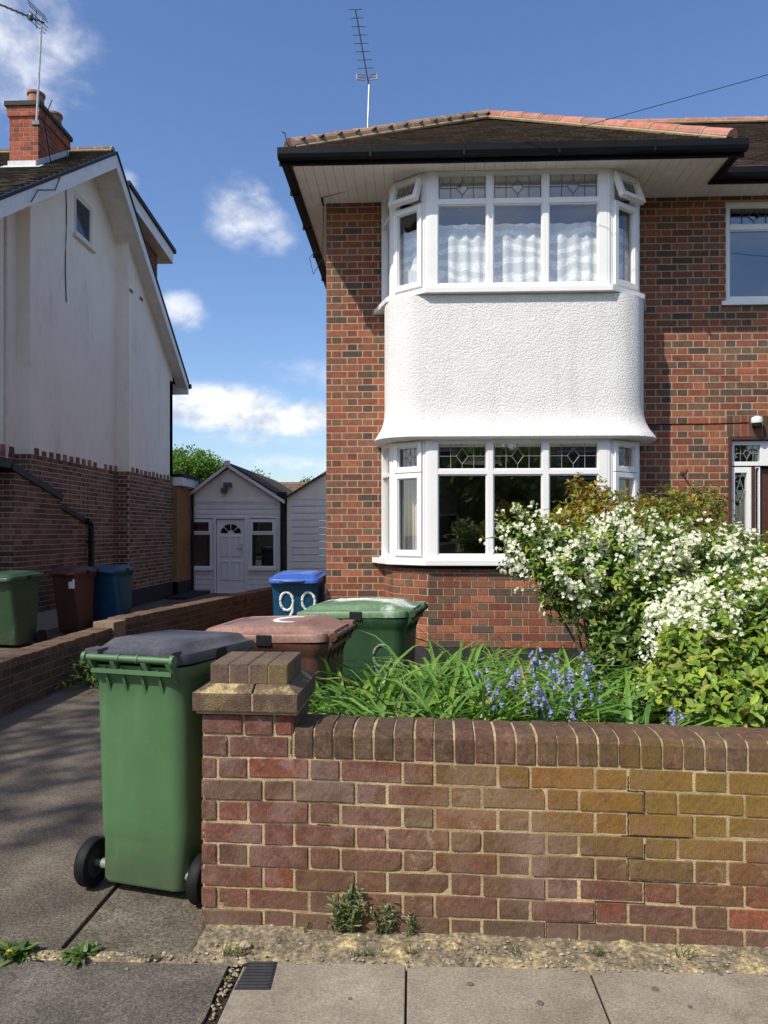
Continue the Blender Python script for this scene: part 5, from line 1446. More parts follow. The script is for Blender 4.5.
nb = wheelie('green wheelie bin with a dark grey lid standing against the brick pier', (-1.050, 3.210, .003), R(-14.5), .475, .66, 1.065, M['bin_green'], M['bin_grey'])
brn = wheelie('sun faded brown lidded wheelie bin behind the pier, painted white on the lid', at(281, 700, 4.0)*1, R(82), .58, .72, 1.045, M['bin_brown'], M['bin_brownlid']); brn.location.z = 0
grn = wheelie('green wheelie bin with a pale scuffed green lid in front of the bay window brickwork', at(366, 700, 4.85)*1, R(80), .58, .72, 1.07, M['bin_darkgreen'], M['bin_greenlid']); grn.location.z = 0
blu = wheelie('blue wheelie bin painted with a white 99 beside the brick house corner', at(299.5, 620, 8.35)*1, R(178), .56, .70, 1.07, M['bin_blue'], M['bin_bluelid']); blu.location.z = 0
def face_front(t, d, w, h):  # painted on the tapered front face of the body
    yf = d/2
    def to(x, z):
        q = min(1, max(0, (z-.24)/(h-.105-.08-.24))); return (-x, yf-.14+.105*q+.001, z)
    return to
to = face_front(blu, .70, .56, 1.07)
for cx_ in (-.085, .155):
    lp, tl = nine(cx_, .745, .20, .95, .85); stroke(blu, lp, .015, to); stroke(blu, tl, .015, to)
mb = MB(); mb.box(.10, .19, .218, .222, .63, .79); mb.v = [Vector((v.x, v.y+.012, v.z)) for v in mb.v]
o = mb.build('number_sticker', M['paper'], blu, local=True)
# green bin: loop painted on its side facing the street
def face_side(w, h, sgn=-1):
    def to(y, z):
        q = min(1, max(0, (z-.24)/(h-.105-.08-.24))); hx = w*.42+.012+(w*.455-w*.42-.012)*q; return (sgn*(hx+.001), y, z)
    return to
lp, tl = nine(-.17, .735, .14, .9, 1.0); to = face_side(.58, 1.07, -1)
M['oldpaint'] = surf('worn_paint_mark', (.17, .23, .17), .7, .4, 30, 120, .2, .001)
stroke(grn, lp, .009, to, mat=M['oldpaint']); stroke(grn, tl, .009, to, mat=M['oldpaint'])
def lid_to(x, y): return (x, y, 1.045+.0025)
for pts in ([(-.10+.17*math.cos(a), .02+.13*math.sin(a)) for a in [R(20*k) for k in range(17)]], [(-.26, .02), (-.20, -.02), (-.16, -.10)], [(.04, .12), (-.05, .16), (-.12, .19)]):
    pass
mb = MB(); lp = [(.06+.12*math.cos(R(20*k)), -.06+.10*math.sin(R(20*k)), 1.0175) for k in range(19)]; mb.tube(lp, .02, 6, flat=.35); mb.tube([(.06, -.16, 1.0175), (-.04, -.17, 1.0175), (-.13, -.13, 1.0175)], .018, 6, flat=.35)
mb.build('painted_number', M['numberpaint'], brn, local=True)
# neighbour's bins
def put(px, d): p = at(px, 600, d); return (p.x, p.y, 0)
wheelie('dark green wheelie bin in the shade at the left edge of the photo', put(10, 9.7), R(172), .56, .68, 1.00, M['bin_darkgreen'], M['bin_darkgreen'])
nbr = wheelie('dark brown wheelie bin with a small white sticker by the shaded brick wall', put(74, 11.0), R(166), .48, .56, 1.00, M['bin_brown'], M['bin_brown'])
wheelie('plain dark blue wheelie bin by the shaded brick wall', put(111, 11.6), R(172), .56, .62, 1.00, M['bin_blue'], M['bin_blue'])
mb = MB(); mb.box(-.20, -.10, .232, .238, .68, .82); mb.build('sticker', M['paper'], nbr, local=True)

# ================================================================== PLANTS
def rv():
    while True:
        v = Vector((rng.uniform(-1, 1), rng.uniform(-1, 1), rng.uniform(-1, 1)))
        if .05 < v.length < 1: return v.normalized()
def jit(c, k=.2): q = rng.uniform(1-k, 1+k); return (c[0]*q*rng.uniform(.92, 1.1), c[1]*q, c[2]*q*rng.uniform(.85, 1.15))
def leaf(mb, p, d, n, ln, w, c, fold=.25, curl=.2):
    """a folded ovate leaf: base p, direction d, upward normal n"""
    d = d.normalized(); s = d.cross(n)
    if s.length < .05: s = d.cross(Vector((.3, .5, .8)))
    s.normalize(); n = s.cross(d).normalized()
    m1 = p+d*ln*.42-n*ln*.02; m2 = p+d*ln*.78-n*ln*curl*.3; tip = p+d*ln-n*ln*curl*.55
    up = n*w*fold
    mb.add([p, m1, m2, tip, m1+s*w*.5+up, m2+s*w*.40+up, m1-s*w*.5+up, m2-s*w*.40+up], [(0, 4, 1), (1, 4, 5, 2), (2, 5, 3), (0, 1, 6), (1, 2, 7, 6), (2, 3, 7)], 0, c)
def flower(mb, p, n, r, c):
    n = n.normalized(); a = n.cross(Vector((.2, .3, .9)))
    if a.length < .05: a = n.cross(Vector((1, 0, 0)))
    a.normalize(); b = n.cross(a); t0 = rng.random()*6
    for k in range(5):
        t = t0+2*math.pi*k/5; e = a*math.cos(t)+b*math.sin(t); f = b*math.cos(t)-a*math.sin(t)
        mb.add([p, p+e*r*.6+f*r*.38+n*r*.12, p+e*r*1.0+n*r*.12, p+e*r*.6-f*r*.38+n*r*.12], [(0, 1, 2, 3)], 0, c)
    mb.add([p+n*r*.15+a*r*.12, p+n*r*.15+b*r*.12, p+n*r*.15-a*r*.12, p+n*r*.15-b*r*.12], [(0, 1, 2, 3)], 0, (.5, .45, .1))
def blob_pts(blobs, n, shell=(.62, 1.05), cam_bias=True):
    vol = [b[1]*b[2]*b[3] for b in blobs]; tot = sum(vol); out = []
    for b, v in zip(blobs, vol):
        c0 = Vector(b[0]); k = int(n*v/tot)
        for _ in range(k):
            d = rv(); r = rng.uniform(*shell)*(1+.45*mn.noise((d.x*2.3+c0.x*3, d.y*2.3, d.z*2.3+c0.z)))
            if mn.noise((c0.x*5+d.x*3.1, c0.y+d.y*3.1, c0.z*5+d.z*3.1)) < -.32: r *= .8
            p = c0+Vector((d.x*b[1], d.y*b[2], d.z*b[3]))*r
            out.append((p, d, r))
    return out
def sprig(mb, p, d, ln, cols, w=.5, n3=3):
    """palmate shoot of leaflets"""
    d = (d+Vector((0, 0, .35))).normalized(); c = jit(rng.choice(cols), .25)
    a = d.cross(Vector((0, 0, 1)))
    if a.length < .05: a = Vector((1, 0, 0))
    a.normalize(); b = a.cross(d)
    for k in range(n3):
        t = rng.random()*6.28
        e = (d*rng.uniform(.25, .8)+(a*math.cos(t)+b*math.sin(t))*.9).normalized()
        leaf(mb, p, e, (d+Vector((0, 0, .5))), ln*rng.uniform(.75, 1.15), ln*w*rng.uniform(.8, 1.1), tuple(x*rng.uniform(.88, 1.12) for x in c), .2, rng.uniform(.0, .35))
def B(px, py, d, rx, rz, ry=None): return (at(px, py, d), rx/F*d, (ry or rx)/F*d, rz/F*d)
def branches(mb, root, tips, r=.014):
    for tp_ in tips:
        a = Vector(root); b = Vector(tp_); pts = []
        side = rv()*.06
        for k in range(7):
            t = k/6; p = a+(b-a)*t; p += side*math.sin(t*3.1); p.z += .08*math.sin(t*3.1); pts.append(p)
        mb.tube(pts, [r*(1-.75*k/6) for k in range(7)], 6)

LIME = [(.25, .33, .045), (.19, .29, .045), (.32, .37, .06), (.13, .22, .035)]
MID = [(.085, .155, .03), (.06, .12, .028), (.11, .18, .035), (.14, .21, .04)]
COP = [(.30, .21, .03), (.33, .18, .03), (.25, .23, .035), (.18, .20, .03), (.38, .27, .045), (.28, .28, .045)]
def sprays(fm, blobs, n, lf=None):
    for _ in range(n):
        b = rng.choice(blobs); d = rv(); d.y = -abs(d.y)*.6; d.z = abs(d.z)*.9; d.normalize()
        p0 = Vector(b[0])+Vector((d.x*b[1], d.y*b[2], d.z*b[3]))*.85; dr_ = (d+Vector((0, 0, .5))+rv()*.4).normalized(); ln_ = rng.uniform(.08, .20); pts = []
        for k in range(5):
            t = k/4; pts.append(p0+dr_*ln_*t-Vector((0, 0, .35*ln_*t*t)))
        SPR.append(pts)
        for _k in range(rng.randint(4, 9)):
            q = pts[-1]+rv()*.03; g = rng.uniform(.7, .84); flower(fm, q, (rv()*.7+Vector((-.1, -.5, .4))), rng.uniform(.009, .013), (g, g*.99, g*.88))
def spray_leaves(mb, st, cols):
    for pts in SPR:
        st.tube(pts, [.004, .0035, .003, .0025, .0015], 5)
        for k in range(10):
            q = pts[min(4, int(k*.5))]+rv()*.006; dr_ = rv(); dr_.z = abs(dr_.z)*.6; leaf(mb, q, dr_, Vector((0, 0, 1)), .05*rng.uniform(.7, 1.2), .02, jit(rng.choice(cols)), .2, .2)
    SPR.clear()
SPR = []
# 1. the arching flowering shrub (left, over the window sill)
A_blobs = [B(548, 552, 4.75, 42, 34), B(522, 545, 4.8, 22, 26), B(583, 578, 4.6, 46, 46), B(560, 598, 4.65, 24, 20), B(632, 585, 4.5, 48, 52), B(618, 545, 4.7, 40, 32), B(662, 610, 4.4, 44, 50), B(675, 560, 4.6, 44, 38), B(720, 575, 4.5, 46, 40), B(765, 590, 4.4, 40, 34)]
ta_ = thing('flowering_shrub', 'tall arching shrub thick with white blossom leaning in front of the downstairs bay window', 'shrub', at(640, 745, 4.5)*1)
ta_.location.z = .25
mb = MB()
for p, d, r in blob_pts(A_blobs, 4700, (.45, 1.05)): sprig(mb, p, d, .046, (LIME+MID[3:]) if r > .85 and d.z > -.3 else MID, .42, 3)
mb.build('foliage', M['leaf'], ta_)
mb = MB()
for p, d, r in blob_pts(A_blobs, 2100, (.9, 1.08)):
    if d.y > .45 or d.z < -.55: continue
    if mn.noise((p.x*5.4, p.y*5.4, p.z*5.4)) < -.03: continue
    o = (d+Vector((-.15, -.35, .25))).normalized()
    for _ in range(rng.randint(4, 8)):
        q = p+o*rng.uniform(.0, .04)+rv()*.026
        g = rng.uniform(.66, .84); flower(mb, q, (o+rv()*.8), rng.uniform(.011, .0175), (g, g*.99, g*.87))
sprays(mb, A_blobs, 70)
mb.build('blossom', M['petal'], ta_)
mb = MB(); lf_ = MB(); spray_leaves(lf_, mb, LIME); lf_.build('shoot_leaves', M['leaf'], ta_); rt = ta_.location+Vector((0, 0, -.1)); branches(mb, rt, [b[0] for b in A_blobs]+[b[0]+Vector((.05, -.1, -.1)) for b in A_blobs[2:7]]); mb.build('stems', M['bark'], ta_)
# 2. darker leafy skirt under it
S_blobs = [B(632, 660, 4.3, 32, 50), B(598, 685, 4.3, 26, 36), B(655, 700, 4.1, 36, 34), B(610, 640, 4.45, 28, 28), B(668, 640, 4.2, 30, 34)]
t = thing('evergreen_shrub', 'dark glossy leaved shrub in shade beneath the white blossom', 'shrub', (at(632, 745, 4.3).x, at(632, 745, 4.3).y, .25))
mb = MB()
for p, d, r in blob_pts(S_blobs, 1900, (.3, 1.05)): sprig(mb, p, d, .05, MID, .5, 3)
mb.build('foliage', M['glossleaf'], t); mb = MB(); branches(mb, t.location+Vector((0, 0, -.1)), [b[0] for b in S_blobs], .012); mb.build('stems', M['bark'], t)
# 3. rounder lime green shrub, right, closest to the wall
C_blobs = [B(705, 672, 3.75, 52, 48), B(755, 650, 3.8, 52, 62), B(665, 700, 3.55, 32, 30), B(725, 705, 3.5, 56, 32), B(775, 700, 3.5, 46, 42), B(740, 610, 4.0, 44, 34), B(800, 620, 3.9, 50, 60), B(700, 628, 4.0, 34, 26)]
tc_ = thing('flowering_shrub', 'rounded lime green shrub with white blossom on top behind the right of the wall', 'shrub', (at(735, 745, 3.7).x, at(735, 745, 3.7).y, .28))
mb = MB()
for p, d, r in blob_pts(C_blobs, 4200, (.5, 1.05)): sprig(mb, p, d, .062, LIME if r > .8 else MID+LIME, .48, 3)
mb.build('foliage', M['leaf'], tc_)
mb = MB()
for p, d, r in blob_pts(C_blobs, 1500, (.92, 1.08)):
    if d.y > .4: continue
    lim = -.02 if p.z > .98 else (.44 if p.z > .86 else .78)
    if mn.noise((p.x*5.1+7, p.y*5.1, p.z*5.1)) < lim-.25 : continue
    if p.z < .93 and p.x > 1.45: continue
    o = (d+Vector((-.15, -.35, .25))).normalized()
    for _ in range(rng.randint(3, 7)):
        q = p+o*rng.uniform(.01, .04)+rv()*.026; g = rng.uniform(.66, .84); flower(mb, q, (o+rv()*.8), rng.uniform(.011, .017), (g, g*.99, g*.87))
for p, d, r in blob_pts([B(652, 655, 3.95, 12, 26), B(646, 690, 3.8, 9, 16), B(662, 615, 4.1, 16, 24), B(690, 600, 4.0, 24, 18)], 190, (.7, 1.05)):
    if d.y > .3: continue
    for _ in range(rng.randint(3, 6)):
        q = p+Vector((-.02, -.06, .0))+rv()*.03; g = rng.uniform(.68, .84); flower(mb, q, (d+Vector((-.15, -.35, .25))+rv()*.8), rng.uniform(.010, .016), (g, g*.99, g*.87))
sprays(mb, C_blobs[:2]+C_blobs[5:], 40)
mb.build('blossom', M['petal'], tc_)
mb = MB(); lf_ = MB(); spray_leaves(lf_, mb, LIME); lf_.build('shoot_leaves', M['leaf'], tc_); branches(mb, tc_.location+Vector((0, 0, -.1)), [b[0] for b in C_blobs], .012); mb.build('stems', M['bark'], tc_)
# 4. coppery shrubs behind
def shoots(label, plist, seed_root, cols, name='coppery_shrub', n=1400, extra=()):
    t = thing(name, label, 'shrub', (seed_root.x, seed_root.y, .22)); mb = MB()
    for p, d, r in blob_pts(plist, n, (.3, 1.1)): sprig(mb, p, d+Vector((0, 0, .5)), .040, cols, .42, 3)
    st = MB()
    for (bx, by, dd, hh, lean) in extra:
        a = at(bx, by, dd); tip = a+Vector((lean, 0, hh)); st.tube([a-Vector((0, 0, .25)), a, a+(tip-a)*.5+Vector((.005, 0, 0)), tip], [.006, .005, .004, .002], 5)
        for k in range(12):
            q = a+(tip-a)*(k/11); dr_ = rv(); dr_.z = abs(dr_.z)*.7+.2; leaf(mb, q, dr_, Vector((0, 0, 1)), .05*rng.uniform(.8, 1.2), .021, jit(rng.choice(cols)), .2, .1)
    mb.build('foliage', M['leaf'], t); branches(st, t.location+Vector((0, 0, -.1)), [b[0] for b in plist], .010); st.build('stems', M['bark'], t)
shoots('copper tipped shrub rising in front of the right hand panes of the lower bay window', [B(588, 522, 5.2, 38, 28), B(560, 530, 5.1, 24, 20), B(628, 518, 5.2, 28, 26), B(597, 500, 5.3, 26, 20), B(577, 494, 5.3, 13, 20)], at(600, 745, 5.2), COP, n=1500,
       extra=[(577, 520, 5.2, .30, -.02), (586, 515, 5.2, .22, .02), (601, 520, 5.2, .20, .03), (566, 525, 5.1, .10, -.06), (622, 520, 5.2, .12, .02), (612, 520, 5.2, .10, 0)])
shoots('bushy green shrub with bronze tips against the bricks between bay window and front door', [B(684, 509, 5.9, 44, 26), B(655, 518, 5.7, 34, 28), B(710, 508, 5.9, 22, 22), B(690, 555, 5.6, 56, 36), B(725, 545, 5.5, 30, 26)], at(690, 745, 5.8), COP+MID+[(.18, .20, .04)], n=2400,
       extra=[(655, 515, 5.8, .16, 0), (673, 510, 5.9, .16, -.02), (697, 510, 5.9, .15, .02), (709, 515, 5.9, .18, .01), (640, 520, 5.8, .10, -.03)])
shoots('thin upright pale green shoots in front of the door sidelight', [B(735, 565, 4.9, 26, 20), B(762, 560, 5.0, 22, 20)], at(740, 745, 4.9), LIME, name='pale_shrub', n=260,
       extra=[(728, 560, 4.9, .30, -.05), (738, 560, 4.9, .22, .03), (752, 560, 4.9, .16, .05), (765, 560, 5.0, .18, 0)])

# strap leaved ground cover behind the wall
mb = MB()
GRN = [(.10, .215, .035), (.14, .27, .045), (.075, .17, .03), (.20, .32, .06)]
def blade(mb, p, az, ln, w, c, bend=1.0, e0=1.25):
    n = 7; pos_ = Vector(p); el = e0; h = Vector((math.cos(az), math.sin(az), 0)); s = Vector((-math.sin(az), math.cos(az), 0)); L_ = []; R_ = []; tw = rng.uniform(-.5, .5)
    for k in range(n+1):
        t = k/n; ww = w*(.55+.9*t if t < .35 else (1-t)**.7*1.12+.02); ss = (s*math.cos(tw*t)+Vector((0, 0, 1))*math.sin(tw*t))
        L_.append(pos_-ss*ww/2+Vector((0, 0, ww*.22))); R_.append(pos_+ss*ww/2+Vector((0, 0, ww*.22)))
        if k == 0: M_ = []
        M_.append(pos_.copy())
        pos_ = pos_+(h*math.cos(el)+Vector((0, 0, 1))*math.sin(el))*ln/n; el -= bend*(.12+.42*t)
    if any(v.y < 3.035 and v.z < .80 for v in M_+L_+R_): return
    vs = L_+M_+R_; q = n+1
    mb.add(vs, [(i, q+i, q+i+1, i+1) for i in range(n)]+[(q+i, 2*q+i, 2*q+i+1, q+i+1) for i in range(n)], 0, c)
bedpts = []
for i in range(105):
    if i < 92:
        y = 3.10+rng.random()**1.2*1.05; x = rng.uniform(-.36, 1.05)
        if y > 3.95: x = rng.uniform(.0, 1.2)
    else: y = rng.uniform(4.2, 5.0); x = rng.uniform(.25, 1.3)
    bedpts.append((x, y))
for (x, y) in bedpts:
    for k in range(rng.randint(15, 22)):
        az = rng.uniform(0, 6.28); c = jit(rng.choice(GRN), .25)
        if rng.random() < .05: c = (.30, .27, .10)
        blade(mb, (x+rng.gauss(0, .03), y+rng.gauss(0, .03), .27), az, rng.uniform(.50, .80)+(.09 if x < .45 else 0), rng.uniform(.028, .046), c, rng.uniform(.7, 1.35), rng.uniform(1.15, 1.5))
for i in range(60):   # shorter tufts in front of the blossom
    x = rng.uniform(.8, 1.45); y = rng.uniform(3.1, 4.3)
    for k in range(9): blade(mb, (x+rng.gauss(0, .03), y+rng.gauss(0, .03), .28), rng.uniform(0, 6.28), rng.uniform(.34, .54), rng.uniform(.013, .021), jit(rng.choice(GRN+LIME), .25), rng.uniform(.5, 1.1), rng.uniform(1.2, 1.5))
for i in range(900):  # broad low leaves filling the bed
    x = rng.uniform(-.38, 1.9); y = rng.uniform(3.1, 4.4); p = Vector((x, y, rng.uniform(.3, .62))); sprig(mb, p, rv(), .06, MID, .45, 2)
M['blade'] = leafmat('strap_leaf', .42, .3, .45)
o = mb.build('ground_cover', M['blade']); tag(o, 'dense arching strap shaped green leaves filling the bed behind the wall', 'ground cover', kind='stuff')
# bluebells
bells = [(544, 668, 3.75, 'in the strap leaves before the dark plinth, second from left'), (491, 690, 3.45, 'leftmost, half hidden in the long leaves'), (577, 672, 3.9, 'tallest, beside the dark shaded shrub'), (570, 690, 3.6, 'thick with flowers below the tallest one'), (533, 700, 3.35, 'low, close above the coping in the middle'), (515, 684, 3.6, 'between the leftmost bluebell and the shaded plinth'), (558, 708, 3.3, 'small, just over the coping left of the evergreen shrub'), (665, 718, 3.15, 'tiny, peeping over the wall below the lime green shrub'), (590, 682, 3.8, 'rightmost before the dark shrub')]
M['bell'] = leafmat('bluebell_petal', .6, .3, .2)
for (px, py, d, lab) in bells:
    d = max(3.12, d*.88); p = at(px, py-14, d); t = thing('bluebell', 'violet blue bluebell '+lab, 'flower', (p.x, p.y, .28), group='bluebells in the bed'); st = MB(); spikes = []
    for k in range(rng.randint(2, 3)):
        fl_m = MB(); spikes.append(fl_m)
        q = p+Vector((rng.gauss(0, .035), rng.gauss(0, .04), rng.uniform(-.07, .04))); b0 = Vector((q.x+rng.gauss(0, .02), q.y, .28)); st.tube([b0, (b0+q)/2+Vector((.01, 0, 0)), q], [.004, .0035, .002], 5, c=(.10, .18, .06))
        fl_m.tube([q, q-Vector((0, 0, .10))], .0022, 5, c=(.12, .16, .2))
        for j in range(7):
            w_ = q-Vector((0, 0, j*.014)); az = rng.uniform(0, 6.28); h = Vector((math.cos(az), math.sin(az), 0)); u_ = w_+h*.018; dn = Vector((0, 0, -1))+h*.5; dn.normalize()
            c = jit((.30, .32, .60), .3); pr = []
            for (rr_, hh) in ((.002, 0), (.006, .004), (.006, .013), (.009, .019)):
                a = dn.cross(Vector((1, 0, .1))).normalized(); b = dn.cross(a); pr.append([u_+dn*hh+(a*math.cos(m*1.047)+b*math.sin(m*1.047))*rr_ for m in range(6)])
            fl_m.loft(pr, c=c, cap0=False, cap1=False)
    st.build('stem', M['leaf'], t)
    for fl_m in spikes: fl_m.build('flower_spike', M['bell'], t)

# weeds at the foot of the wall and in the joints
def weed(label, px, py, h, n, w, cols, spread=.5, name='weed', flowers=None, zoff=.012, group='weeds at the foot of the wall'):
    p = gp(px, py); t = thing(name, label, 'weed', (p.x, p.y, 0), group=group); mb = MB()
    for s_ in range(n):
        az = rng.uniform(0, 6.28); ln_ = h*rng.uniform(.6, 1.05); b0 = Vector((p.x+rng.gauss(0, w*.18), p.y+rng.gauss(0, .008), zoff)); tip = b0+Vector((math.cos(az)*spread*h*.55*rng.random(), math.sin(az)*spread*h*.3, ln_))
        mb.tube([b0, (b0+tip)/2+rv()*.006, tip], [.0022, .0016, .0008], 5, c=(.14, .16, .06))
        m_ = max(5, int(ln_/.0075))
        for k in range(m_):
            q = b0+(tip-b0)*((k+.4)/m_); dr_ = rv(); dr_.z = abs(dr_.z)*.8+.25
            leaf(mb, q, dr_, Vector((0, 0, 1)), h*rng.uniform(.16, .28), h*.075, jit(rng.choice(cols)), .25, .2)
    mb.build('leaves', M['leaf'], t)
    if flowers:
        fm = MB()
        for (dx, dz) in flowers:
            q = Vector((p.x+dx, p.y-.02, dz))
            for k in range(16): a = k*.39; fm.add([q, q+Vector((.011*math.cos(a-.15), -.004, .011*math.sin(a-.15))), q+Vector((.013*math.cos(a+.15), -.004, .013*math.sin(a+.15)))], [(0, 1, 2)], 0, (.8, .6, .02))
        fm.build('flower_head', M['petal'], t)
WEED = [(.19, .24, .10), (.24, .28, .14), (.14, .19, .07), (.28, .30, .18)]
weed('largest grey green weed, a dense bushy tuft against the base of the brick wall', 346, 934, .155, 22, .13, WEED, .75)
weed('second weed from the left cluster, with a stem bent over to the right', 384, 936, .125, 11, .09, WEED, 1.0)
weed('short weed right of the bent one, above the slab joint', 411, 937, .085, 6, .05, WEED, .6)
weed('tiny sprouting weed at the wall foot near the drain grille', 305, 934, .035, 4, .03, [(.18, .26, .05)], .8)
weed('reddish dying weed at the slab edge below the middle of the wall', 596, 958, .05, 6, .06, [(.20, .13, .07), (.15, .16, .06)], 1.2)
weed('flat green weed at the slab edge towards the right end of the wall', 685, 960, .04, 7, .08, [(.12, .18, .05), (.09, .13, .04)], 1.6)
weed('small grass tuft in the dirt right of the slab joint', 515, 956, .032, 6, .04, [(.16, .24, .05)], .8)
weed('low moss like tuft spreading along the slab edge beneath the big weed', 360, 958, .024, 16, .15, [(.15, .20, .05)], 1.2)
weed('bright small weed growing out of the top of the slab joint', 409, 956, .034, 6, .04, [(.18, .24, .05)], .9)
weed('mat of small green weeds beside the drain grille corner', 236, 958, .034, 18, .14, [(.15, .23, .05), (.11, .17, .04)], 1.2)
weed('sparse green sprigs in the crack between the drive and the tarmac', 152, 962, .022, 12, .13, [(.12, .18, .05)], 1.2)
weed('small green sprig in the tarmac gap below the drain grille', 227, 985, .022, 6, .04, [(.17, .24, .05)], 1)
def rosette(label, px, py, r, n, cols, flowers=None):
    p = gp(px, py); t = thing('dandelion', label, 'weed', (p.x, p.y, 0), group='leafy weeds on the drive edge'); mb = MB()
    for k in range(n):
        az = rng.uniform(0, 6.28); b0 = Vector((p.x+rng.gauss(0, r*.28), p.y+rng.gauss(0, r*.2), .006)); dr_ = Vector((math.cos(az), math.sin(az), rng.uniform(.15, 1.1)))
        leaf(mb, b0, dr_, Vector((0, 0, 1)), r*rng.uniform(.45, .85), r*rng.uniform(.2, .34), jit(rng.choice(cols)), .2, .5)
    mb.build('leaves', M['leaf'], t)
    if flowers:
        fm = MB()
        for (dx, dz) in flowers:
            q = Vector((p.x+dx, p.y-.03, dz)); fm.tube([Vector((q.x, q.y+.01, 0)), q], .0015, 5, c=(.15, .2, .06))
            for k in range(18): a = k*.35; fm.add([q+Vector((0, -.004, 0)), q+Vector((.012*math.cos(a-.15), -.001, .012*math.sin(a-.15))), q+Vector((.014*math.cos(a+.15), -.001, .014*math.sin(a+.15)))], [(0, 1, 2)], 0, (.85, .62, .02))
        fm.build('flower_head', M['petal'], t)
rosette('dandelion with one yellow flower head at the left edge of the drive', 17, 956, .085, 70, [(.10, .17, .04), (.14, .21, .05), (.07, .12, .03)], [(-.01, .028)])
rosette('leafy flowerless weed in the drive joint left of the green wheelie bin wheel', 80, 958, .075, 60, [(.14, .21, .06), (.10, .16, .045)])
# weeds against the boundary wall
p = at(78, 690, 7.4)
t = thing('weed_clump', 'shaded clump of rough weeds growing at the foot of the low wall between the drives', 'weed', (-3.05, 7.6, 0)); mb = MB()
for k in range(260):
    q = Vector((-3.12+rng.gauss(0, .12), 7.5+rng.gauss(0, .35), rng.uniform(.0, .28))); sprig(mb, q, rv()+Vector((0, 0, .5)), .07, MID, .35, 3)
mb.build('leaves', M['leaf'], t)

# trees behind
def crown_tree(label, c, r, trunk_r, n, ls, cols, name='garden_tree', squash=.85, blobs=None):
    c = Vector(c); t = thing(name, label, 'tree', (c.x, c.y, 0)); mb = MB(); bl = blobs or []
    if not bl:
        for k in range(34):
            d = rv(); d.z = d.z*.8+.1; bl.append((c+Vector((d.x*r*.66, d.y*r*.66, d.z*r*.62*squash)), r*.36, r*.36, r*.30))
    for p, d, rr_ in blob_pts(bl, n, (.55, 1.08)): leaf(mb, p, (d+rv()*.7), d+Vector((0, 0, .6)), ls*rng.uniform(.7, 1.3), ls*.6, jit(rng.choice(cols)), .15, .3)
    mb.build('crown', M['leaf'], t); mb = MB(); mb.tube([(c.x, c.y, -.1), (c.x+.02, c.y, c.z*.5), (c.x, c.y, c.z)], [trunk_r, trunk_r*.8, trunk_r*.4], 9)
    for k in range(9): q = bl[k % len(bl)][0]; mb.tube([(c.x, c.y, c.z*.62), ((c.x+q.x)/2, (c.y+q.y)/2, (c.z*.7+q.z)/2), q], [trunk_r*.4, trunk_r*.25, .02], 6)
    mb.build('trunk', M['bark'], t)
crown_tree('rounded bright green tree showing over the flat roof beside the outbuilding', at(190, 475, 27), 1.35, .10, 9500, .11, [(.10, .20, .03), (.14, .26, .04), (.07, .15, .025)])
crown_tree('wispy pale green treetop just above the ridge of the white outbuilding', at(252, 482, 33), .85, .05, 420, .12, [(.22, .28, .12), (.15, .2, .08)])
crown_tree('small pale treetop over the brown roof beside the brick house corner', at(312, 490, 36), .8, .05, 900, .12, [(.12, .16, .05), (.16, .2, .08)])

# ================================================================== ACROSS THE STREET (seen in the panes)
def far_house(x, label):
    t = thing('facing_house', label, 'house', (x, -15, 0)); mb = MB(); mb.box(x-3.6, x+3.6, -22, -15, 0, 5.2); mb.build('wall', M['wallfar'] , t)
    mb = MB(); mb.prism([(x-4, 5.2), (x+4, 5.2), (x+1.5, 7.9), (x-1.5, 7.9)], -22.3, -14.6, 'y'); mb.build('roof', M['rooffar'], t)
    for (a, z0_, z1_) in ((-2, 1.0, 2.3), (1.6, 1.0, 2.3), (-2, 3.6, 4.8), (1.6, 3.6, 4.8)):
        fr = MB(); ring(fr, x+a-.8, x+a+.8, z0_, z1_, .08, -14.96, -14.90); fr.box(x+a-.03, x+a+.03, -14.96, -14.9, z0_, z1_); w = fr.build('window', M['upvc'], t)
        m2 = MB(); m2.box(x+a-.74, x+a+.74, -14.99, -14.95, z0_+.05, z1_-.05); m2.build('pane', M['darkglass'], w)
M['wallfar'] = surf('far_brick', (.42, .30, .22), .9, .3, 3, 60, .3, .01); M['rooffar'] = surf('far_roof', (.22, .13, .10), .9, .3, 6, 60, .3, .01)
for x, lab in ((-9.5, 'brick house across the street, reflected at the far left'), (-.6, 'brick house across the street, reflected in the middle panes'), (8.6, 'brick house across the street, reflected at the right')): far_house(x, lab)
for (x, y, z, r, lab) in ((-4.6, -12.5, 3.6, 2.6, 'tall street tree opposite, left of the facing houses'), (3.6, -12.6, 3.2, 2.5, 'broad tree opposite in front of the middle houses'), (10.8, -13.5, 3.8, 2.8, 'large tree opposite at the right'), (-12.5, -13, 3.4, 2.6, 'tree opposite at the far left')):
    crown_tree(lab, (x, y, z), r, .16, 3200, .30, [(.10, .18, .04), (.16, .25, .06)], 'street_tree')
for (x, lab) in ((-2.2, 'clipped hedge in front of the facing middle house'), (6.8, 'clipped hedge in front of the facing right house')):
    t = thing('hedge', lab, 'hedge', (x, -10.4, 0)); mb = MB()
    for k in range(2600):
        p = Vector((x+rng.uniform(-2.2, 2.2), -10.4+rng.uniform(-.4, .4), rng.uniform(.0, 1.5))); leaf(mb, p, rv(), Vector((0, 0, 1)), .16, .09, jit((.13, .22, .05)))
    mb.build('foliage', M['leaf'], t)

crown_tree('tall slim street tree outside the picture to the left, dappling the drive', (-8.5, -2.0, 10), 1.9, .12, 620, .2, [(.08, .15, .03), (.12, .2, .04)], 'street_tree')
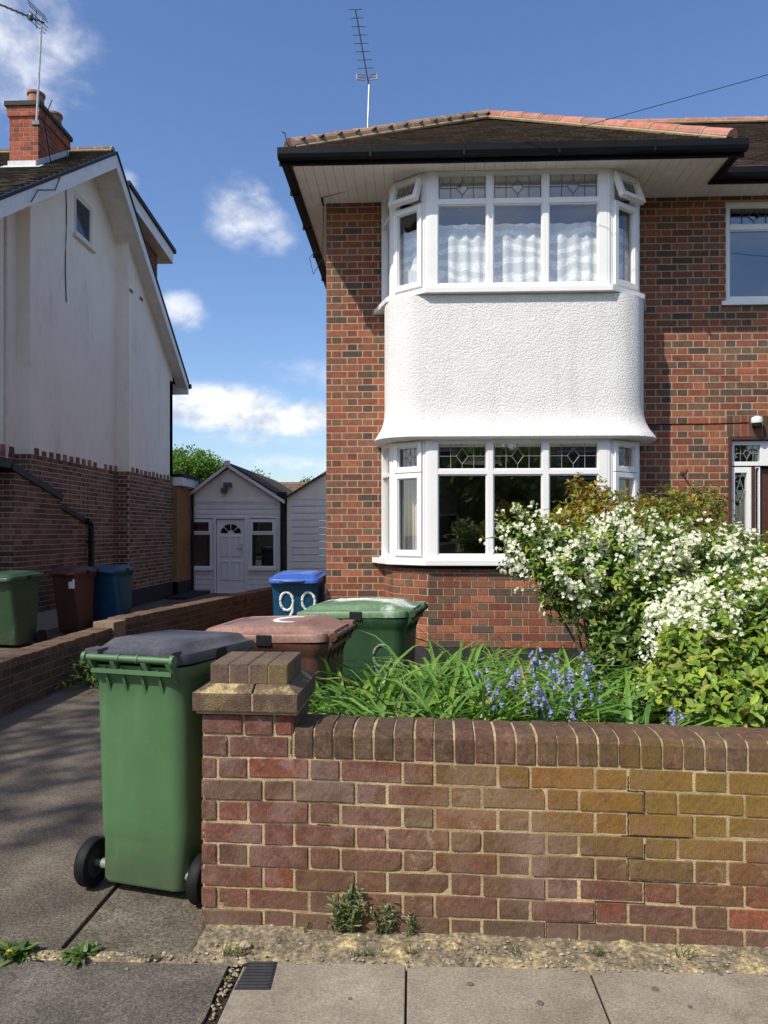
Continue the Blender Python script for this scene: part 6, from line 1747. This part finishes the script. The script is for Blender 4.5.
# ================================================================== LIGHT, SKY, CAMERA
SAZ, SEL = R(42), R(48)
to_sun = Vector((-math.sin(SAZ)*math.cos(SEL), -math.cos(SAZ)*math.cos(SEL), math.sin(SEL)))
sd = bpy.data.lights.new('sun', 'SUN'); sd.energy = 4.6; sd.angle = R(.55); sd.color = (1.0, .93, .81)
so = bpy.data.objects.new('sun', sd); C.objects.link(so); so.rotation_euler = to_sun.to_track_quat('Z', 'Y').to_euler()
w = bpy.data.worlds.new('World'); bpy.context.scene.world = w; w.use_nodes = True; nt = w.node_tree
bg = nt.nodes['Background']; sky = N(nt, 'ShaderNodeTexSky', sky_type='NISHITA', sun_disc=False); sky.sun_elevation = SEL; sky.sun_rotation = R(222)
sky.air_density = 1.0; sky.dust_density = 1.2; sky.ozone_density = 2.6; sky.altitude = 50
bg.inputs['Strength'].default_value = .15
tc = N(nt, 'ShaderNodeTexCoord'); dirv = tc.outputs['Generated']
def wn(scale, detail, seedoff, sq=(1, 1, 1)):
    mp = N(nt, 'ShaderNodeMapping'); mp.inputs['Scale'].default_value = sq; mp.inputs['Location'].default_value = seedoff; L(nt, dirv, mp.inputs['Vector'])
    return noise_n(nt, scale, detail, .58, mp.outputs[0], .25)
nz = wn(9, 9, (1.3, .2, .4), (1, 1, 1.7)); nz2 = wn(24, 8, (4.3, 1.2, .4), (1, 1, 1.5))
mask = None
def cloud(px, py, rx, ry, amp):
    global mask
    v = (at(px, py, 100)-Vector((0, 0, CAMZ))).normalized()
    s = N(nt, 'ShaderNodeVectorMath', operation='SUBTRACT'); L(nt, dirv, s.inputs[0]); s.inputs[1].default_value = v
    m = N(nt, 'ShaderNodeVectorMath', operation='MULTIPLY'); L(nt, s.outputs[0], m.inputs[0]); m.inputs[1].default_value = (F/rx, 1.2, F/ry)
    l = N(nt, 'ShaderNodeVectorMath', operation='LENGTH'); L(nt, m.outputs[0], l.inputs[0])
    r = N(nt, 'ShaderNodeMapRange', interpolation_type='SMOOTHSTEP'); L(nt, l.outputs['Value'], r.inputs[0]); r.inputs[1].default_value = 1.35; r.inputs[2].default_value = 0; r.inputs[3].default_value = 0; r.inputs[4].default_value = amp
    if mask is None: mask = r.outputs[0]
    else:
        mx = N(nt, 'ShaderNodeMath', operation='MAXIMUM'); L(nt, mask, mx.inputs[0]); L(nt, r.outputs[0], mx.inputs[1]); mask = mx.outputs[0]
for a in ((8, 45, 70, 58, .80), (60, 35, 22, 28, .50), (248, 215, 50, 42, .80), (270, 240, 34, 22, .66), (184, 313, 34, 26, .86), (128, 180, 16, 12, .52), (215, 408, 90, 30, 1.35), (290, 420, 80, 24, 1.2), (330, 375, 80, 22, .5), (260, 440, 160, 16, .62), (300, 462, 170, 14, .6), (560, 430, 400, 60, .7), (-300, 330, 300, 120, .9), (1150, 300, 300, 130, .9)): cloud(*a)
m1 = N(nt, 'ShaderNodeMath', operation='MULTIPLY_ADD'); L(nt, nz.outputs[0], m1.inputs[0]); m1.inputs[1].default_value = 1.05; L(nt, mask, m1.inputs[2])
m2_ = N(nt, 'ShaderNodeMath', operation='MULTIPLY_ADD'); L(nt, nz2.outputs[0], m2_.inputs[0]); m2_.inputs[1].default_value = .5; L(nt, m1.outputs[0], m2_.inputs[2])
mr = N(nt, 'ShaderNodeMapRange', interpolation_type='SMOOTHSTEP'); L(nt, m2_.outputs[0], mr.inputs[0]); mr.inputs[1].default_value = 1.02; mr.inputs[2].default_value = 1.85; mr.inputs[4].default_value = .92
# clouds behind the camera too (they show in the panes)
sx = N(nt, 'ShaderNodeSeparateXYZ'); L(nt, dirv, sx.inputs[0])
bk = N(nt, 'ShaderNodeMapRange'); L(nt, sx.outputs[1], bk.inputs[0]); bk.inputs[1].default_value = .0; bk.inputs[2].default_value = -.25
nb_ = wn(3.2, 8, (7, 3, 1), (1, 1, 1.6)); rb = ramp(nt, nb_.outputs[0], [(.48, 0.0), (.70, .8)]); mbk = N(nt, 'ShaderNodeMath', operation='MULTIPLY'); L(nt, bk.outputs[0], mbk.inputs[0]); L(nt, rb.outputs[0], mbk.inputs[1])
cf = N(nt, 'ShaderNodeMath', operation='MAXIMUM'); L(nt, mr.outputs[0], cf.inputs[0]); L(nt, mbk.outputs[0], cf.inputs[1])
shade = ramp(nt, nz2.outputs[0], [(.36, (4.0, 4.3, 5.0)), (.60, (7.2, 7.3, 7.5))])
hs = N(nt, 'ShaderNodeHueSaturation'); hs.inputs['Saturation'].default_value = 1.13; hs.inputs['Hue'].default_value = .507; hs.inputs['Value'].default_value = 1.13; L(nt, sky.outputs[0], hs.inputs['Color'])
skyc = mixc(nt, cf.outputs[0], hs.outputs[0], shade.outputs[0]); L(nt, skyc, bg.inputs['Color'])

cam = bpy.data.cameras.new('camera'); co = bpy.data.objects.new('camera', cam); C.objects.link(co)
cam.sensor_fit = 'HORIZONTAL'; cam.sensor_width = 36; cam.lens = 36*F/768; cam.shift_y = (HY-512)/768; cam.clip_end = 1000; cam.clip_start = .05
co.location = (0, 0, CAMZ); co.rotation_euler = (R(90), 0, YAW)
sc = bpy.context.scene; sc.camera = co
sc.view_settings.view_transform = 'Standard'; sc.view_settings.look = 'None'; sc.view_settings.exposure = .08; sc.view_settings.gamma = 1
sc.render.engine = 'CYCLES'; sc.cycles.max_bounces = 8; sc.cycles.transparent_max_bounces = 16; sc.cycles.use_denoising = True
